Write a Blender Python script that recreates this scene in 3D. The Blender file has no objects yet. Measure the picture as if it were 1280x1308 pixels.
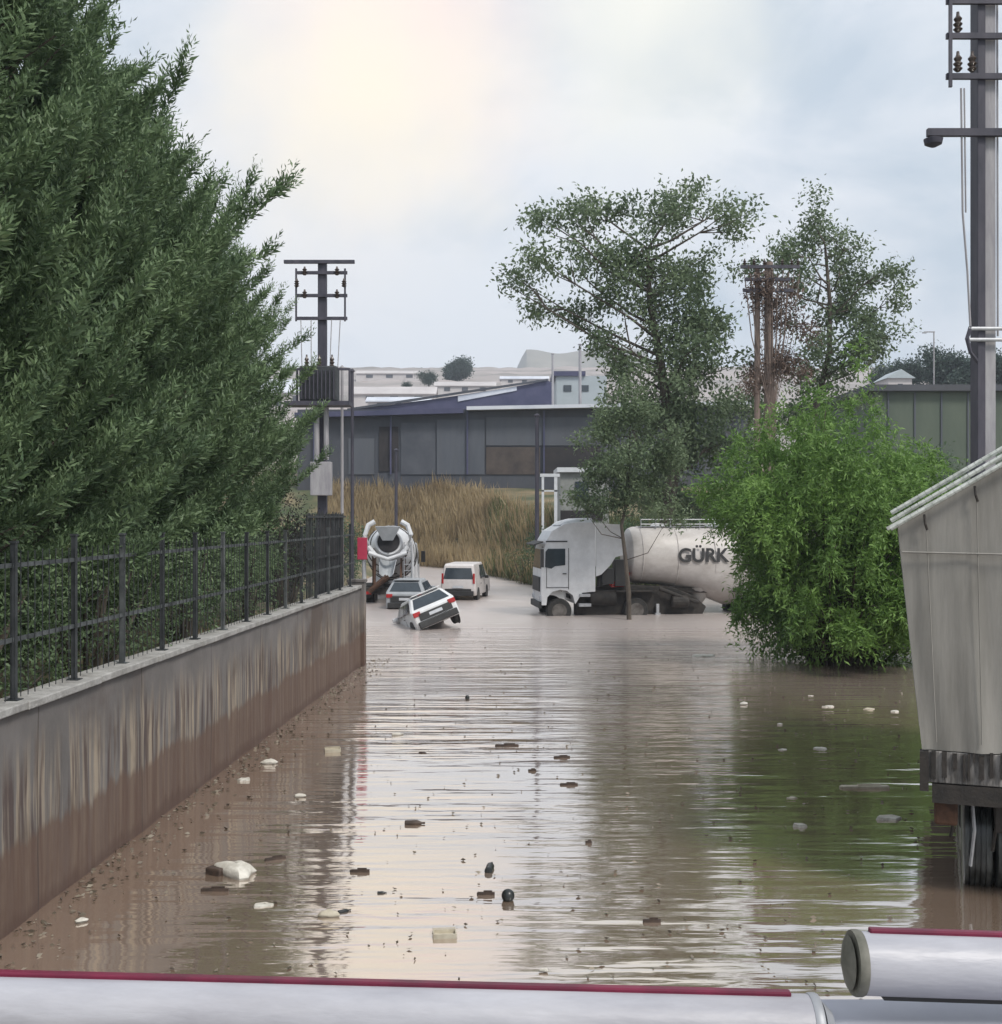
import bpy, math, random
import numpy as np
from mathutils import Vector, Matrix

R = math.radians
F = 1500.0; HZ = 660.0; CX = 640.0; CH = 4.1       # focal (px of the 1280 px picture), horizon row, eye height
scene = bpy.context.scene
COL = scene.collection
rng = random.Random(7)
nr = np.random.default_rng(7)

def P(px, py, d):
    return Vector(((px - CX) / F * d, d, CH - (py - HZ) / F * d))
def G(px, py):
    d = F * CH / (py - HZ)
    return Vector(((px - CX) / F * d, d, 0.0))
def road(lat, d):                                   # point on a line parallel to the road
    return Vector((0.048 * d + lat, d, 0.0))

# ------------------------------------------------------------------ materials
MATS = {}
def nt_new(name):
    m = bpy.data.materials.new(name); m.use_nodes = True
    nt = m.node_tree
    for n in list(nt.nodes): nt.nodes.remove(n)
    return m, nt
def N(nt, typ, **kw):
    n = nt.nodes.new(typ)
    for k, v in kw.items(): setattr(n, k, v)
    return n
def c4(c): return (c[0], c[1], c[2], 1.0)

def mat(name, c1, c2=None, rough=0.6, scale=3.0, stretch=(1, 1, 1), metallic=0.0, bump=0.0, bscale=30.0,
        contrast=(0.35, 0.65), detail=6.0, dirt=None, dirt_amt=0.4, mud_z=None):
    """weathered surface: two tones by noise, optional blotchy dirt, optional mud line up to a height"""
    if name in MATS: return MATS[name]
    m, nt = nt_new(name); L = nt.links
    out = N(nt, 'ShaderNodeOutputMaterial'); bs = N(nt, 'ShaderNodeBsdfPrincipled')
    L.new(bs.outputs[0], out.inputs[0])
    bs.inputs['Roughness'].default_value = rough; bs.inputs['Metallic'].default_value = metallic
    tc = N(nt, 'ShaderNodeTexCoord'); mp = N(nt, 'ShaderNodeMapping'); mp.inputs['Scale'].default_value = stretch
    L.new(tc.outputs['Object'], mp.inputs[0])
    nz = N(nt, 'ShaderNodeTexNoise'); nz.inputs['Scale'].default_value = scale; nz.inputs['Detail'].default_value = detail
    nz.inputs['Roughness'].default_value = 0.65
    L.new(mp.outputs[0], nz.inputs['Vector'])
    rp = N(nt, 'ShaderNodeValToRGB')
    rp.color_ramp.elements[0].position = contrast[0]; rp.color_ramp.elements[1].position = contrast[1]
    rp.color_ramp.elements[0].color = c4(c1); rp.color_ramp.elements[1].color = c4(c2 or [min(1, x * 1.25) for x in c1])
    L.new(nz.outputs[0], rp.inputs[0]); cur = rp.outputs[0]
    if dirt:
        n2 = N(nt, 'ShaderNodeTexNoise'); n2.inputs['Scale'].default_value = scale * 0.37; n2.inputs['Detail'].default_value = 9
        n2.inputs['Roughness'].default_value = 0.75
        L.new(mp.outputs[0], n2.inputs['Vector'])
        r2 = N(nt, 'ShaderNodeMapRange'); r2.inputs[1].default_value = 0.42; r2.inputs[2].default_value = 0.72; r2.inputs[4].default_value = dirt_amt
        L.new(n2.outputs[0], r2.inputs[0])
        mx = N(nt, 'ShaderNodeMix', data_type='RGBA'); mx.inputs[7].default_value = c4(dirt)
        L.new(r2.outputs[0], mx.inputs[0]); L.new(cur, mx.inputs[6]); cur = mx.outputs[2]
    if mud_z is not None:
        zc, col, amt = mud_z
        ge = N(nt, 'ShaderNodeNewGeometry'); sx = N(nt, 'ShaderNodeSeparateXYZ'); L.new(ge.outputs['Position'], sx.inputs[0])
        n3 = N(nt, 'ShaderNodeTexNoise'); n3.inputs['Scale'].default_value = 2.5; L.new(ge.outputs['Position'], n3.inputs['Vector'])
        ad = N(nt, 'ShaderNodeMath', operation='MULTIPLY_ADD'); ad.inputs[1].default_value = 0.5; L.new(n3.outputs[0], ad.inputs[0]); L.new(sx.outputs[2], ad.inputs[2])
        mr = N(nt, 'ShaderNodeMapRange'); mr.inputs[1].default_value = zc + 0.45; mr.inputs[2].default_value = zc + 0.05; mr.inputs[4].default_value = amt
        L.new(ad.outputs[0], mr.inputs[0])
        mx = N(nt, 'ShaderNodeMix', data_type='RGBA'); mx.inputs[7].default_value = c4(col)
        L.new(mr.outputs[0], mx.inputs[0]); L.new(cur, mx.inputs[6]); cur = mx.outputs[2]
    L.new(cur, bs.inputs['Base Color'])
    if bump:
        n4 = N(nt, 'ShaderNodeTexNoise'); n4.inputs['Scale'].default_value = bscale; n4.inputs['Detail'].default_value = 5
        L.new(mp.outputs[0], n4.inputs['Vector'])
        b = N(nt, 'ShaderNodeBump'); b.inputs['Strength'].default_value = bump; b.inputs['Distance'].default_value = 0.02
        L.new(n4.outputs[0], b.inputs['Height']); L.new(b.outputs[0], bs.inputs['Normal'])
    MATS[name] = m
    return m

def leaf_mat(name, a, b, c=None, rough=0.5, trans=0.3, cscale=0.35):
    """leaves: colour varies per leaf and per clump"""
    if name in MATS: return MATS[name]
    m, nt = nt_new(name); L = nt.links
    out = N(nt, 'ShaderNodeOutputMaterial')
    ge = N(nt, 'ShaderNodeNewGeometry')
    rp = N(nt, 'ShaderNodeValToRGB'); e = rp.color_ramp.elements
    e[0].color = c4(a); e[1].color = c4(b)
    if c:
        k = e.new(0.93); k.color = c4(b); e[len(e) - 1].color = c4(c)
    nz = N(nt, 'ShaderNodeTexNoise'); nz.inputs['Scale'].default_value = cscale; nz.inputs['Detail'].default_value = 3
    L.new(ge.outputs['Position'], nz.inputs['Vector'])
    mr = N(nt, 'ShaderNodeMapRange'); mr.inputs[1].default_value = 0.3; mr.inputs[2].default_value = 0.7
    L.new(nz.outputs[0], mr.inputs[0])
    mi = N(nt, 'ShaderNodeMix', data_type='FLOAT'); mi.inputs[0].default_value = 0.55
    L.new(ge.outputs['Random Per Island'], mi.inputs[2]); L.new(mr.outputs[0], mi.inputs[3])
    L.new(mi.outputs[0], rp.inputs[0])
    bs = N(nt, 'ShaderNodeBsdfPrincipled'); bs.inputs['Roughness'].default_value = rough
    bs.inputs['Specular IOR Level'].default_value = 0.35
    L.new(rp.outputs[0], bs.inputs['Base Color'])
    tr = N(nt, 'ShaderNodeBsdfTranslucent'); L.new(rp.outputs[0], tr.inputs[0])
    ms = N(nt, 'ShaderNodeMixShader'); ms.inputs[0].default_value = trans
    L.new(bs.outputs[0], ms.inputs[1]); L.new(tr.outputs[0], ms.inputs[2]); L.new(ms.outputs[0], out.inputs[0])
    MATS[name] = m
    return m

MUD = (0.17, 0.115, 0.08)
M = {}
M['white_paint'] = mat('white_paint', (0.62, 0.63, 0.65), (0.74, 0.75, 0.77), rough=0.35, scale=2, dirt=(0.4, 0.36, 0.32), dirt_amt=0.25, mud_z=(0.1, MUD, 0.6))
M['car_white'] = mat('car_white', (0.7, 0.71, 0.72), (0.8, 0.81, 0.82), rough=0.28, scale=2, dirt=(0.4, 0.35, 0.3), dirt_amt=0.3)
M['van_paint'] = mat('van_paint', (0.6, 0.57, 0.56), (0.7, 0.66, 0.65), rough=0.35, scale=2, dirt=(0.35, 0.3, 0.26), dirt_amt=0.35, mud_z=(0.2, MUD, 0.6))
M['grey_paint'] = mat('grey_paint', (0.3, 0.32, 0.34), (0.4, 0.42, 0.44), rough=0.35, scale=2)
M['tank_paint'] = mat('tank_paint', (0.48, 0.45, 0.43), (0.62, 0.59, 0.57), rough=0.45, scale=1.1, stretch=(1, 1, 2), dirt=(0.3, 0.26, 0.22), dirt_amt=0.55)
M['glass'] = mat('dark_glass', (0.035, 0.045, 0.055), (0.05, 0.065, 0.08), rough=0.08, scale=2)
M['tyre'] = mat('tyre_rubber', (0.018, 0.018, 0.018), (0.04, 0.037, 0.034), rough=0.85, scale=8, bump=0.5)
M['rim'] = mat('wheel_rim', (0.07, 0.06, 0.055), (0.16, 0.15, 0.14), rough=0.5, metallic=0.5)
M['chassis'] = mat('chassis_black', (0.012, 0.011, 0.01), (0.04, 0.033, 0.028), rough=0.75, scale=4, bump=0.4)
M['rust'] = mat('rusty_steel', (0.05, 0.027, 0.018), (0.12, 0.06, 0.035), rough=0.85, scale=6, bump=0.4)
M['black_plastic'] = mat('black_plastic', (0.015, 0.015, 0.016), (0.03, 0.03, 0.03), rough=0.6)
M['red_light'] = mat('red_lens', (0.35, 0.02, 0.02), (0.45, 0.03, 0.03), rough=0.25)
M['orange_light'] = mat('orange_lens', (0.6, 0.22, 0.03), rough=0.25)
M['clear_lens'] = mat('clear_lens', (0.5, 0.52, 0.55), rough=0.15)
M['galv'] = mat('galvanised_steel', (0.3, 0.31, 0.33), (0.42, 0.43, 0.45), rough=0.5, metallic=0.3, scale=5)
M['pole_dark'] = mat('pole_dark_steel', (0.03, 0.03, 0.045), (0.07, 0.065, 0.085), rough=0.6, scale=3, stretch=(1, 1, 0.3))
M['pole_grey'] = mat('pole_grey_concrete', (0.26, 0.25, 0.27), (0.38, 0.37, 0.38), rough=0.8, scale=4, stretch=(1, 1, 0.2), bump=0.3)
M['fence_metal'] = mat('fence_dark_metal', (0.012, 0.015, 0.018), (0.05, 0.055, 0.06), rough=0.55, scale=3)
M['fence_light'] = mat('fence_worn_metal', (0.03, 0.036, 0.038), (0.12, 0.13, 0.135), rough=0.55, scale=3)
M['bark'] = mat('tree_bark', (0.05, 0.04, 0.032), (0.12, 0.1, 0.08), rough=0.9, scale=6, stretch=(1, 1, 0.25), bump=0.8, bscale=14)
M['bark_pale'] = mat('pale_bark', (0.13, 0.13, 0.12), (0.24, 0.23, 0.21), rough=0.9, scale=5, stretch=(1, 1, 0.25), bump=0.6, bscale=14)
M['dry_wood'] = mat('dry_wood', (0.13, 0.10, 0.085), (0.25, 0.19, 0.16), rough=0.9, scale=5, stretch=(1, 1, 0.2))
M['conifer'] = leaf_mat('conifer_foliage', (0.06, 0.105, 0.055), (0.24, 0.34, 0.17), (0.50, 0.57, 0.38), trans=0.3, cscale=1.3)
M['shrub'] = leaf_mat('shrub_leaves', (0.07, 0.15, 0.035), (0.26, 0.42, 0.11), (0.46, 0.60, 0.24), trans=0.35, cscale=0.5)
M['tree_leaf'] = leaf_mat('tree_leaves', (0.08, 0.125, 0.065), (0.21, 0.27, 0.15), (0.36, 0.42, 0.33), trans=0.3, cscale=0.4)
M['olive_leaf'] = leaf_mat('olive_leaves', (0.055, 0.10, 0.055), (0.13, 0.2, 0.10), (0.24, 0.31, 0.18), trans=0.3, cscale=0.4)
M['reed'] = leaf_mat('dry_reeds', (0.22, 0.16, 0.09), (0.46, 0.36, 0.21), (0.6, 0.5, 0.34), trans=0.25, cscale=0.25)
M['weed'] = leaf_mat('bank_weeds', (0.07, 0.09, 0.04), (0.17, 0.19, 0.08), trans=0.25, cscale=0.3)
M['dark_shrub'] = leaf_mat('dark_shrub_leaves', (0.018, 0.022, 0.018), (0.05, 0.045, 0.038), trans=0.15)
M['brown_leaf'] = leaf_mat('dead_vine', (0.1, 0.07, 0.055), (0.2, 0.14, 0.11), trans=0.2)
M['far_leaf'] = leaf_mat('far_tree_leaves', (0.035, 0.06, 0.05), (0.07, 0.11, 0.08), trans=0.2, cscale=0.1)

# ------------------------------------------------------------------ mesh builder
class MB:
    def __init__(s): s.v = []; s.f = []
    def add(s, vs, fs, mtx=None):
        k = len(s.v)
        if mtx is not None: vs = [mtx @ Vector(v) for v in vs]
        s.v += [tuple(v) for v in vs]; s.f += [tuple(i + k for i in f) for f in fs]
        return s
    def box(s, c, size, mtx=None, taper=1.0, rot=None):
        x, y, z = [q / 2 for q in size]
        vs = [Vector((i * x * (taper if k > 0 else 1), j * y * (taper if k > 0 else 1), k * z)) for k in (-1, 1) for j in (-1, 1) for i in (-1, 1)]
        if rot is not None: vs = [rot @ v for v in vs]
        vs = [v + Vector(c) for v in vs]
        return s.add(vs, [(0, 2, 3, 1), (4, 5, 7, 6), (0, 1, 5, 4), (2, 6, 7, 3), (0, 4, 6, 2), (1, 3, 7, 5)], mtx)
    def tube(s, pts, rad, n=8, cap=True, mtx=None):
        pts = [Vector(p) for p in pts]
        if not isinstance(rad, (list, tuple)): rad = [rad] * len(pts)
        vs = []; fs = []
        t0 = (pts[1] - pts[0]).normalized()
        up = Vector((0, 0, 1)) if abs(t0.z) < 0.9 else Vector((1, 0, 0))
        for i, p in enumerate(pts):
            t = (pts[min(i + 1, len(pts) - 1)] - pts[max(i - 1, 0)]).normalized()
            a = t.cross(up)
            if a.length < 1e-4: a = t.cross(Vector((0, 1, 0)))
            a.normalize(); b = a.cross(t)
            for k in range(n):
                q = 2 * math.pi * k / n
                vs.append(p + (a * math.cos(q) + b * math.sin(q)) * rad[i])
        for i in range(len(pts) - 1):
            for k in range(n):
                fs.append((i * n + k, i * n + (k + 1) % n, (i + 1) * n + (k + 1) % n, (i + 1) * n + k))
        if cap:
            fs.append(tuple(range(n - 1, -1, -1))); o = (len(pts) - 1) * n; fs.append(tuple(o + k for k in range(n)))
        return s.add(vs, fs, mtx)
    def lathe(s, prof, p0, axis, n=24, mtx=None):
        """profile [(t along axis, radius)]"""
        p0 = Vector(p0); ax = Vector(axis).normalized()
        return s.tube([p0 + ax * t for t, r in prof], [max(r, 1e-4) for t, r in prof], n, True, mtx)
    def prism(s, poly, y0, y1, mtx=None):
        """polygon in x,z extruded along y"""
        n = len(poly)
        vs = [(x, y0, z) for x, z in poly] + [(x, y1, z) for x, z in poly]
        fs = [tuple(range(n)), tuple(range(2 * n - 1, n - 1, -1))]
        for i in range(n): fs.append((i, i + n, (i + 1) % n + n, (i + 1) % n))
        return s.add(vs, fs, mtx)
    def slab(s, quad, nrm, th, mtx=None):
        """four corner points given a thickness along nrm"""
        nrm = Vector(nrm).normalized() * th
        a = [Vector(q) for q in quad]; b = [q + nrm for q in a]; n = len(a)
        fs = [tuple(range(n - 1, -1, -1)), tuple(range(n, 2 * n))]
        for i in range(n): fs.append((i, (i + 1) % n, (i + 1) % n + n, i + n))
        return s.add(a + b, fs, mtx)
    def build(s, name, m, parent=None, bevel=0.0, smooth=False, recalc=True):
        me = bpy.data.meshes.new(name); me.from_pydata(s.v, [], s.f); me.materials.append(m)
        if recalc:
            import bmesh
            bm = bmesh.new(); bm.from_mesh(me); bmesh.ops.recalc_face_normals(bm, faces=bm.faces); bm.to_mesh(me); bm.free()
        if smooth:
            me.polygons.foreach_set('use_smooth', [True] * len(me.polygons))
            try: me.set_sharp_from_angle(angle=R(38))
            except Exception: pass
        o = bpy.data.objects.new(name, me); COL.objects.link(o)
        if parent is not None: o.parent = parent
        if bevel:
            b = o.modifiers.new('bevel', 'BEVEL'); b.width = bevel; b.segments = 2; b.limit_method = 'ANGLE'; b.angle_limit = R(35)
        return o

def quads_obj(name, verts, m, parent=None):
    """verts: (n,4,3) array -> one mesh of n quads"""
    n = len(verts)
    me = bpy.data.meshes.new(name)
    me.vertices.add(n * 4); me.vertices.foreach_set('co', verts.reshape(-1).astype(np.float32))
    me.loops.add(n * 4); me.loops.foreach_set('vertex_index', np.arange(n * 4, dtype=np.int32))
    me.polygons.add(n); me.polygons.foreach_set('loop_start', np.arange(0, n * 4, 4, dtype=np.int32))
    me.update(calc_edges=True); me.materials.append(m)
    o = bpy.data.objects.new(name, me); COL.objects.link(o)
    if parent is not None: o.parent = parent
    return o

def tag(o, label=None, cat=None, group=None, kind=None):
    if label: o['label'] = label
    if cat: o['category'] = cat
    if group: o['group'] = group
    if kind: o['kind'] = kind
    return o
def thing(name, label, cat, loc=(0, 0, 0), rz=0.0, group=None, rot=None):
    o = bpy.data.objects.new(name, None); COL.objects.link(o); o.empty_display_size = 0.3
    o.location = loc; o.rotation_euler = rot if rot is not None else (0, 0, rz)
    return tag(o, label, cat, group)
def copy_tree(o, parent=None):
    c = o.copy(); COL.objects.link(c); c.parent = parent
    for ch in list(o.children): copy_tree(ch, c)
    return c

# ------------------------------------------------------------------ leaves
def unit(a): return a / np.maximum(np.linalg.norm(a, axis=-1, keepdims=True), 1e-9)
def leaf_quads(cen, dirs, length, width):
    """diamond leaves: cen (n,3) base points, dirs (n,3), length/width (n,)"""
    n = len(cen); d = unit(dirs)
    r = unit(nr.normal(size=(n, 3))); side = unit(np.cross(d, r)); nrm = np.cross(side, d)
    L = length[:, None]; W = width[:, None]
    q = np.empty((n, 4, 3))
    q[:, 0] = cen; q[:, 1] = cen + d * L * 0.45 + side * W * 0.5 + nrm * L * 0.08
    q[:, 2] = cen + d * L; q[:, 3] = cen + d * L * 0.45 - side * W * 0.5 + nrm * L * 0.08
    return q
def clump_leaves(clumps, per, ll, lw, droop=0.0, shell=0.5):
    """clumps [(center, radius)]; leaves are gathered in twig-sized tufts inside each clump"""
    out = []
    for c, r in clumps:
        nt_ = max(6, int(per * r * r / 14)); 
        u = unit(nr.normal(size=(nt_, 3))); rad = r * nr.uniform(0.15, 1.0, (nt_, 1)) ** shell
        tc = np.array(c) + u * rad * np.array([1, 1, 0.85])
        tc += nr.normal(size=(nt_, 3)) * r * 0.12
        k = 14
        base = np.repeat(tc, k, 0) + nr.normal(size=(nt_ * k, 3)) * (ll * 1.1)
        d = np.repeat(u, k, 0) * 0.5 + nr.normal(size=(nt_ * k, 3)) * 0.8; d[:, 2] -= droop
        out.append(leaf_quads(base, d, nr.uniform(0.6, 1.3, nt_ * k) * ll, nr.uniform(0.7, 1.2, nt_ * k) * lw))
    return np.concatenate(out)

# ------------------------------------------------------------------ camera, sky, sun
cam = bpy.data.cameras.new('camera'); co = bpy.data.objects.new('camera', cam); COL.objects.link(co)
cam.sensor_fit = 'HORIZONTAL'; cam.sensor_width = 36; cam.lens = 36 * F / 1280.0
cam.shift_y = (HZ - 654.0) / 1280.0; cam.clip_end = 6000; cam.clip_start = 0.05
co.location = (0, 0, CH); co.rotation_euler = (R(90), 0, 0)
scene.camera = co

SUN_EL, SUN_AZ = 50.0, -140.0      # azimuth measured from +Y (ahead) towards -X
w = bpy.data.worlds.new('World'); scene.world = w; w.use_nodes = True
nt = w.node_tree; L = nt.links
for n in list(nt.nodes): nt.nodes.remove(n)
out = N(nt, 'ShaderNodeOutputWorld')
sky = N(nt, 'ShaderNodeTexSky', sky_type='NISHITA'); sky.sun_disc = False
sky.sun_elevation = R(SUN_EL); sky.sun_rotation = R(-SUN_AZ); sky.air_density = 1.2; sky.dust_density = 2.5
bg1 = N(nt, 'ShaderNodeBackground'); bg1.inputs[1].default_value = 0.1; L.new(sky.outputs[0], bg1.inputs[0])
tc = N(nt, 'ShaderNodeTexCoord')
nz = N(nt, 'ShaderNodeTexNoise'); nz.inputs['Scale'].default_value = 4.2; nz.inputs['Detail'].default_value = 7; nz.inputs['Roughness'].default_value = 0.55; nz.inputs['Distortion'].default_value = 0.4
mp = N(nt, 'ShaderNodeMapping'); mp.inputs['Scale'].default_value = (1, 1, 1.7); mp.inputs['Location'].default_value = (0.3, 0.1, 0.25)
L.new(tc.outputs['Generated'], mp.inputs[0]); L.new(mp.outputs[0], nz.inputs['Vector'])
rp = N(nt, 'ShaderNodeValToRGB'); e = rp.color_ramp.elements
e[0].position = 0.41; e[0].color = c4((0.47, 0.54, 0.61)); e[1].position = 0.59; e[1].color = c4((0.70, 0.725, 0.76))
L.new(nz.outputs[0], rp.inputs[0])
def lobe(dirv, inner, outer, colr, prev, nscale):
    d = Vector(dirv).normalized()
    vm = N(nt, 'ShaderNodeVectorMath', operation='NORMALIZE'); L.new(tc.outputs['Generated'], vm.inputs[0])
    n2 = N(nt, 'ShaderNodeTexNoise'); n2.inputs['Scale'].default_value = nscale; n2.inputs['Detail'].default_value = 4; L.new(vm.outputs[0], n2.inputs['Vector'])
    dt = N(nt, 'ShaderNodeVectorMath', operation='DOT_PRODUCT'); dt.inputs[1].default_value = d; L.new(vm.outputs[0], dt.inputs[0])
    ac = N(nt, 'ShaderNodeMath', operation='ARCCOSINE'); L.new(dt.outputs['Value'], ac.inputs[0])
    ad = N(nt, 'ShaderNodeMath', operation='MULTIPLY_ADD'); ad.inputs[1].default_value = -R(9); L.new(n2.outputs[0], ad.inputs[0]); L.new(ac.outputs[0], ad.inputs[2])
    mr = N(nt, 'ShaderNodeMapRange', interpolation_type='SMOOTHSTEP'); mr.inputs[1].default_value = R(outer); mr.inputs[2].default_value = R(inner)
    L.new(ad.outputs[0], mr.inputs[0])
    mx = N(nt, 'ShaderNodeMix', data_type='RGBA'); mx.inputs[7].default_value = c4(colr)
    ml = N(nt, 'ShaderNodeMath', operation='MULTIPLY'); ml.inputs[1].default_value = 0.85; L.new(mr.outputs[0], ml.inputs[0]); L.new(ml.outputs[0], mx.inputs[0]); L.new(prev, mx.inputs[6]); return mx.outputs[2]
cur = lobe((-0.17, 1, 0.33), -6, 8, (0.80, 0.77, 0.75), rp.outputs[0], 9)
cur = lobe((-0.07, 1, 0.43), -5, 5.5, (0.93, 0.74, 0.69), cur, 9)
cur = lobe((-0.115, 1, 0.355), -5, 5, (0.95, 0.85, 0.66), cur, 11)
cur = lobe((0.12, 1, 0.44), -5, 5.5, (0.86, 0.84, 0.74), cur, 9)
bg2 = N(nt, 'ShaderNodeBackground'); bg2.inputs[1].default_value = 1.0; L.new(cur, bg2.inputs[0])
ms = N(nt, 'ShaderNodeMixShader'); ms.inputs[0].default_value = 0.9
L.new(bg1.outputs[0], ms.inputs[1]); L.new(bg2.outputs[0], ms.inputs[2]); L.new(ms.outputs[0], out.inputs[0])

sl = bpy.data.lights.new('sun', 'SUN'); sl.energy = 1.9; sl.angle = R(14); sl.color = (1.0, 0.95, 0.88)
so = bpy.data.objects.new('sun', sl); COL.objects.link(so)
sd = Vector((-math.sin(R(SUN_AZ)) * math.cos(R(SUN_EL)), math.cos(R(SUN_AZ)) * math.cos(R(SUN_EL)), math.sin(R(SUN_EL))))
so.rotation_euler = sd.to_track_quat('Z', 'Y').to_euler()
scene.view_settings.view_transform = 'Standard'; scene.view_settings.look = 'None'
scene.view_settings.exposure = 0.5; scene.view_settings.gamma = 1.0
scene.cycles.max_bounces = 5; scene.cycles.diffuse_bounces = 3; scene.cycles.glossy_bounces = 2; scene.cycles.transmission_bounces = 3
scene.cycles.transparent_max_bounces = 8; scene.cycles.volume_bounces = 0; scene.cycles.caustics_reflective = False

# ------------------------------------------------------------------ terrain and water
def sstep(a, b, x):
    t = np.clip((x - a) / (b - a), 0, 1); return t * t * (3 - 2 * t)
def terrain(x, y):
    x = np.asarray(x, float); y = np.asarray(y, float)
    lat = x - 0.048 * y
    z = np.full(np.broadcast(x, y).shape, -0.7)
    z = z + 2.5 * sstep(-5.75, -5.95, lat) * (1 - sstep(31.6, 32.4, y))           # retained garden on the left
    z = z + 1.6 * sstep(-7.0, -11.0, x) * sstep(31, 36, y)                       # left bank further on
    z = z + 1.5 * sstep(13.5, 18, x)                                             # right bank
    y0 = np.interp(x, [-9, -8, -2.5, 2.3, 6], [100, 99, 90, 69, 57])
    ramp = sstep(0, 1, (y - y0) / 22.0)
    top = np.interp(y, [60, 90, 112, 125, 620, 700, 900], [2.2, 3.8, 6.0, 8.0, 83, 86, 60])
    z = z * (1 - ramp) + top * ramp
    bumpy = 0.25 * np.sin(x * 0.31 + y * 0.17) + 0.2 * np.sin(x * 0.11 - y * 0.23)
    z = z + bumpy * ramp * np.clip(y / 120, 0, 2)
    return z
ys = np.concatenate([np.arange(-30, 31, 3.0), np.arange(31, 33, 0.25), np.arange(33, 132, 1.5), np.geomspace(134, 900, 60)])
ss = np.concatenate([np.linspace(-400, -40, 30), np.linspace(-38, -7, 24), np.linspace(-6.6, -4, 14), np.linspace(-3, 30, 40), np.linspace(33, 400, 30)])
gx = np.array([[0.048 * min(y, 130) + s * (1 if y < 120 else 1 + (y - 120) / 400.0) for s in ss] for y in ys])
gy = np.repeat(ys[:, None], len(ss), 1); gz = terrain(gx, gy)
nv = len(ss); vs = np.stack([gx, gy, gz], -1).reshape(-1, 3)
fs = [(r * nv + c, r * nv + c + 1, (r + 1) * nv + c + 1, (r + 1) * nv + c) for r in range(len(ys) - 1) for c in range(nv - 1)]
m, nt = nt_new('ground_soil'); L = nt.links
out = N(nt, 'ShaderNodeOutputMaterial'); bs = N(nt, 'ShaderNodeBsdfPrincipled'); bs.inputs['Roughness'].default_value = 0.95; L.new(bs.outputs[0], out.inputs[0])
ge = N(nt, 'ShaderNodeNewGeometry'); sx = N(nt, 'ShaderNodeSeparateXYZ'); L.new(ge.outputs['Position'], sx.inputs[0])
n1 = N(nt, 'ShaderNodeTexNoise'); n1.inputs['Scale'].default_value = 0.25; n1.inputs['Detail'].default_value = 8; L.new(ge.outputs['Position'], n1.inputs['Vector'])
r1 = N(nt, 'ShaderNodeValToRGB'); e = r1.color_ramp.elements; e[0].position = 0.38; e[0].color = c4((0.07, 0.085, 0.04)); e[1].position = 0.62; e[1].color = c4((0.26, 0.2, 0.12))
L.new(n1.outputs[0], r1.inputs[0])
mpf = N(nt, 'ShaderNodeMapping'); mpf.inputs['Scale'].default_value = (0.006, 0.03, 0.0); L.new(ge.outputs['Position'], mpf.inputs[0])
n2 = N(nt, 'ShaderNodeTexNoise'); n2.inputs['Scale'].default_value = 1.0; n2.inputs['Detail'].default_value = 6; L.new(mpf.outputs[0], n2.inputs['Vector'])
r2 = N(nt, 'ShaderNodeValToRGB'); e = r2.color_ramp.elements; e[0].position = 0.35; e[0].color = c4((0.24, 0.225, 0.21)); e[1].position = 0.6; e[1].color = c4((0.40, 0.355, 0.34))
L.new(n2.outputs[0], r2.inputs[0])
mr = N(nt, 'ShaderNodeMapRange'); mr.inputs[1].default_value = 128; mr.inputs[2].default_value = 150; L.new(sx.outputs[1], mr.inputs[0])
mx = N(nt, 'ShaderNodeMix', data_type='RGBA'); L.new(mr.outputs[0], mx.inputs[0]); L.new(r1.outputs[0], mx.inputs[6]); L.new(r2.outputs[0], mx.inputs[7]); L.new(mx.outputs[2], bs.inputs['Base Color'])
me = bpy.data.meshes.new('ground'); me.from_pydata(vs.tolist(), [], fs); me.materials.append(m)
me.polygons.foreach_set('use_smooth', [True] * len(me.polygons))
o = bpy.data.objects.new('ground', me); COL.objects.link(o); tag(o, kind='structure')

# far hill
def hill(name, px0, px1, pytop, d, depth, m, seed, base=1):
    r = random.Random(seed); mb = MB(); n = 40; rows = []
    hz_ = CH + (HZ - pytop) / F * d
    ph = [r.uniform(0, 6) for _ in range(4)]
    for j in range(9):
        u = j / 8; row = []
        for i in range(n + 1):
            t = i / n; x = ((px0 + (px1 - px0) * t) - CX) / F * d
            env = min(1, math.sin(math.pi * t) * 2.2) ** 0.25 if 0 < t < 1 else 0
            k = math.sin(math.pi * min(1, u * 0.999 + 0.001) ** 0.8)
            bump_ = 1 + 0.012 * math.sin(t * 9 + ph[0]) + 0.006 * math.sin(t * 23 + ph[1])
            row.append((x, d - depth / 2 + depth * u, base + (hz_ - base) * env * k * bump_ / 1.0))
        rows.append(row)
    vs = [v for row in rows for v in row]
    mb.add(vs, [(a * (n + 1) + b, a * (n + 1) + b + 1, (a + 1) * (n + 1) + b + 1, (a + 1) * (n + 1) + b) for a in range(8) for b in range(n)])
    return tag(mb.build(name, m, smooth=True), kind='structure')
M['hill'] = mat('far_hillside', (0.2, 0.2, 0.17), (0.3, 0.28, 0.24), rough=0.95, scale=0.02)
hill('hill', 640, 850, 452, 1300, 300, M['hill'], 3)

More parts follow.
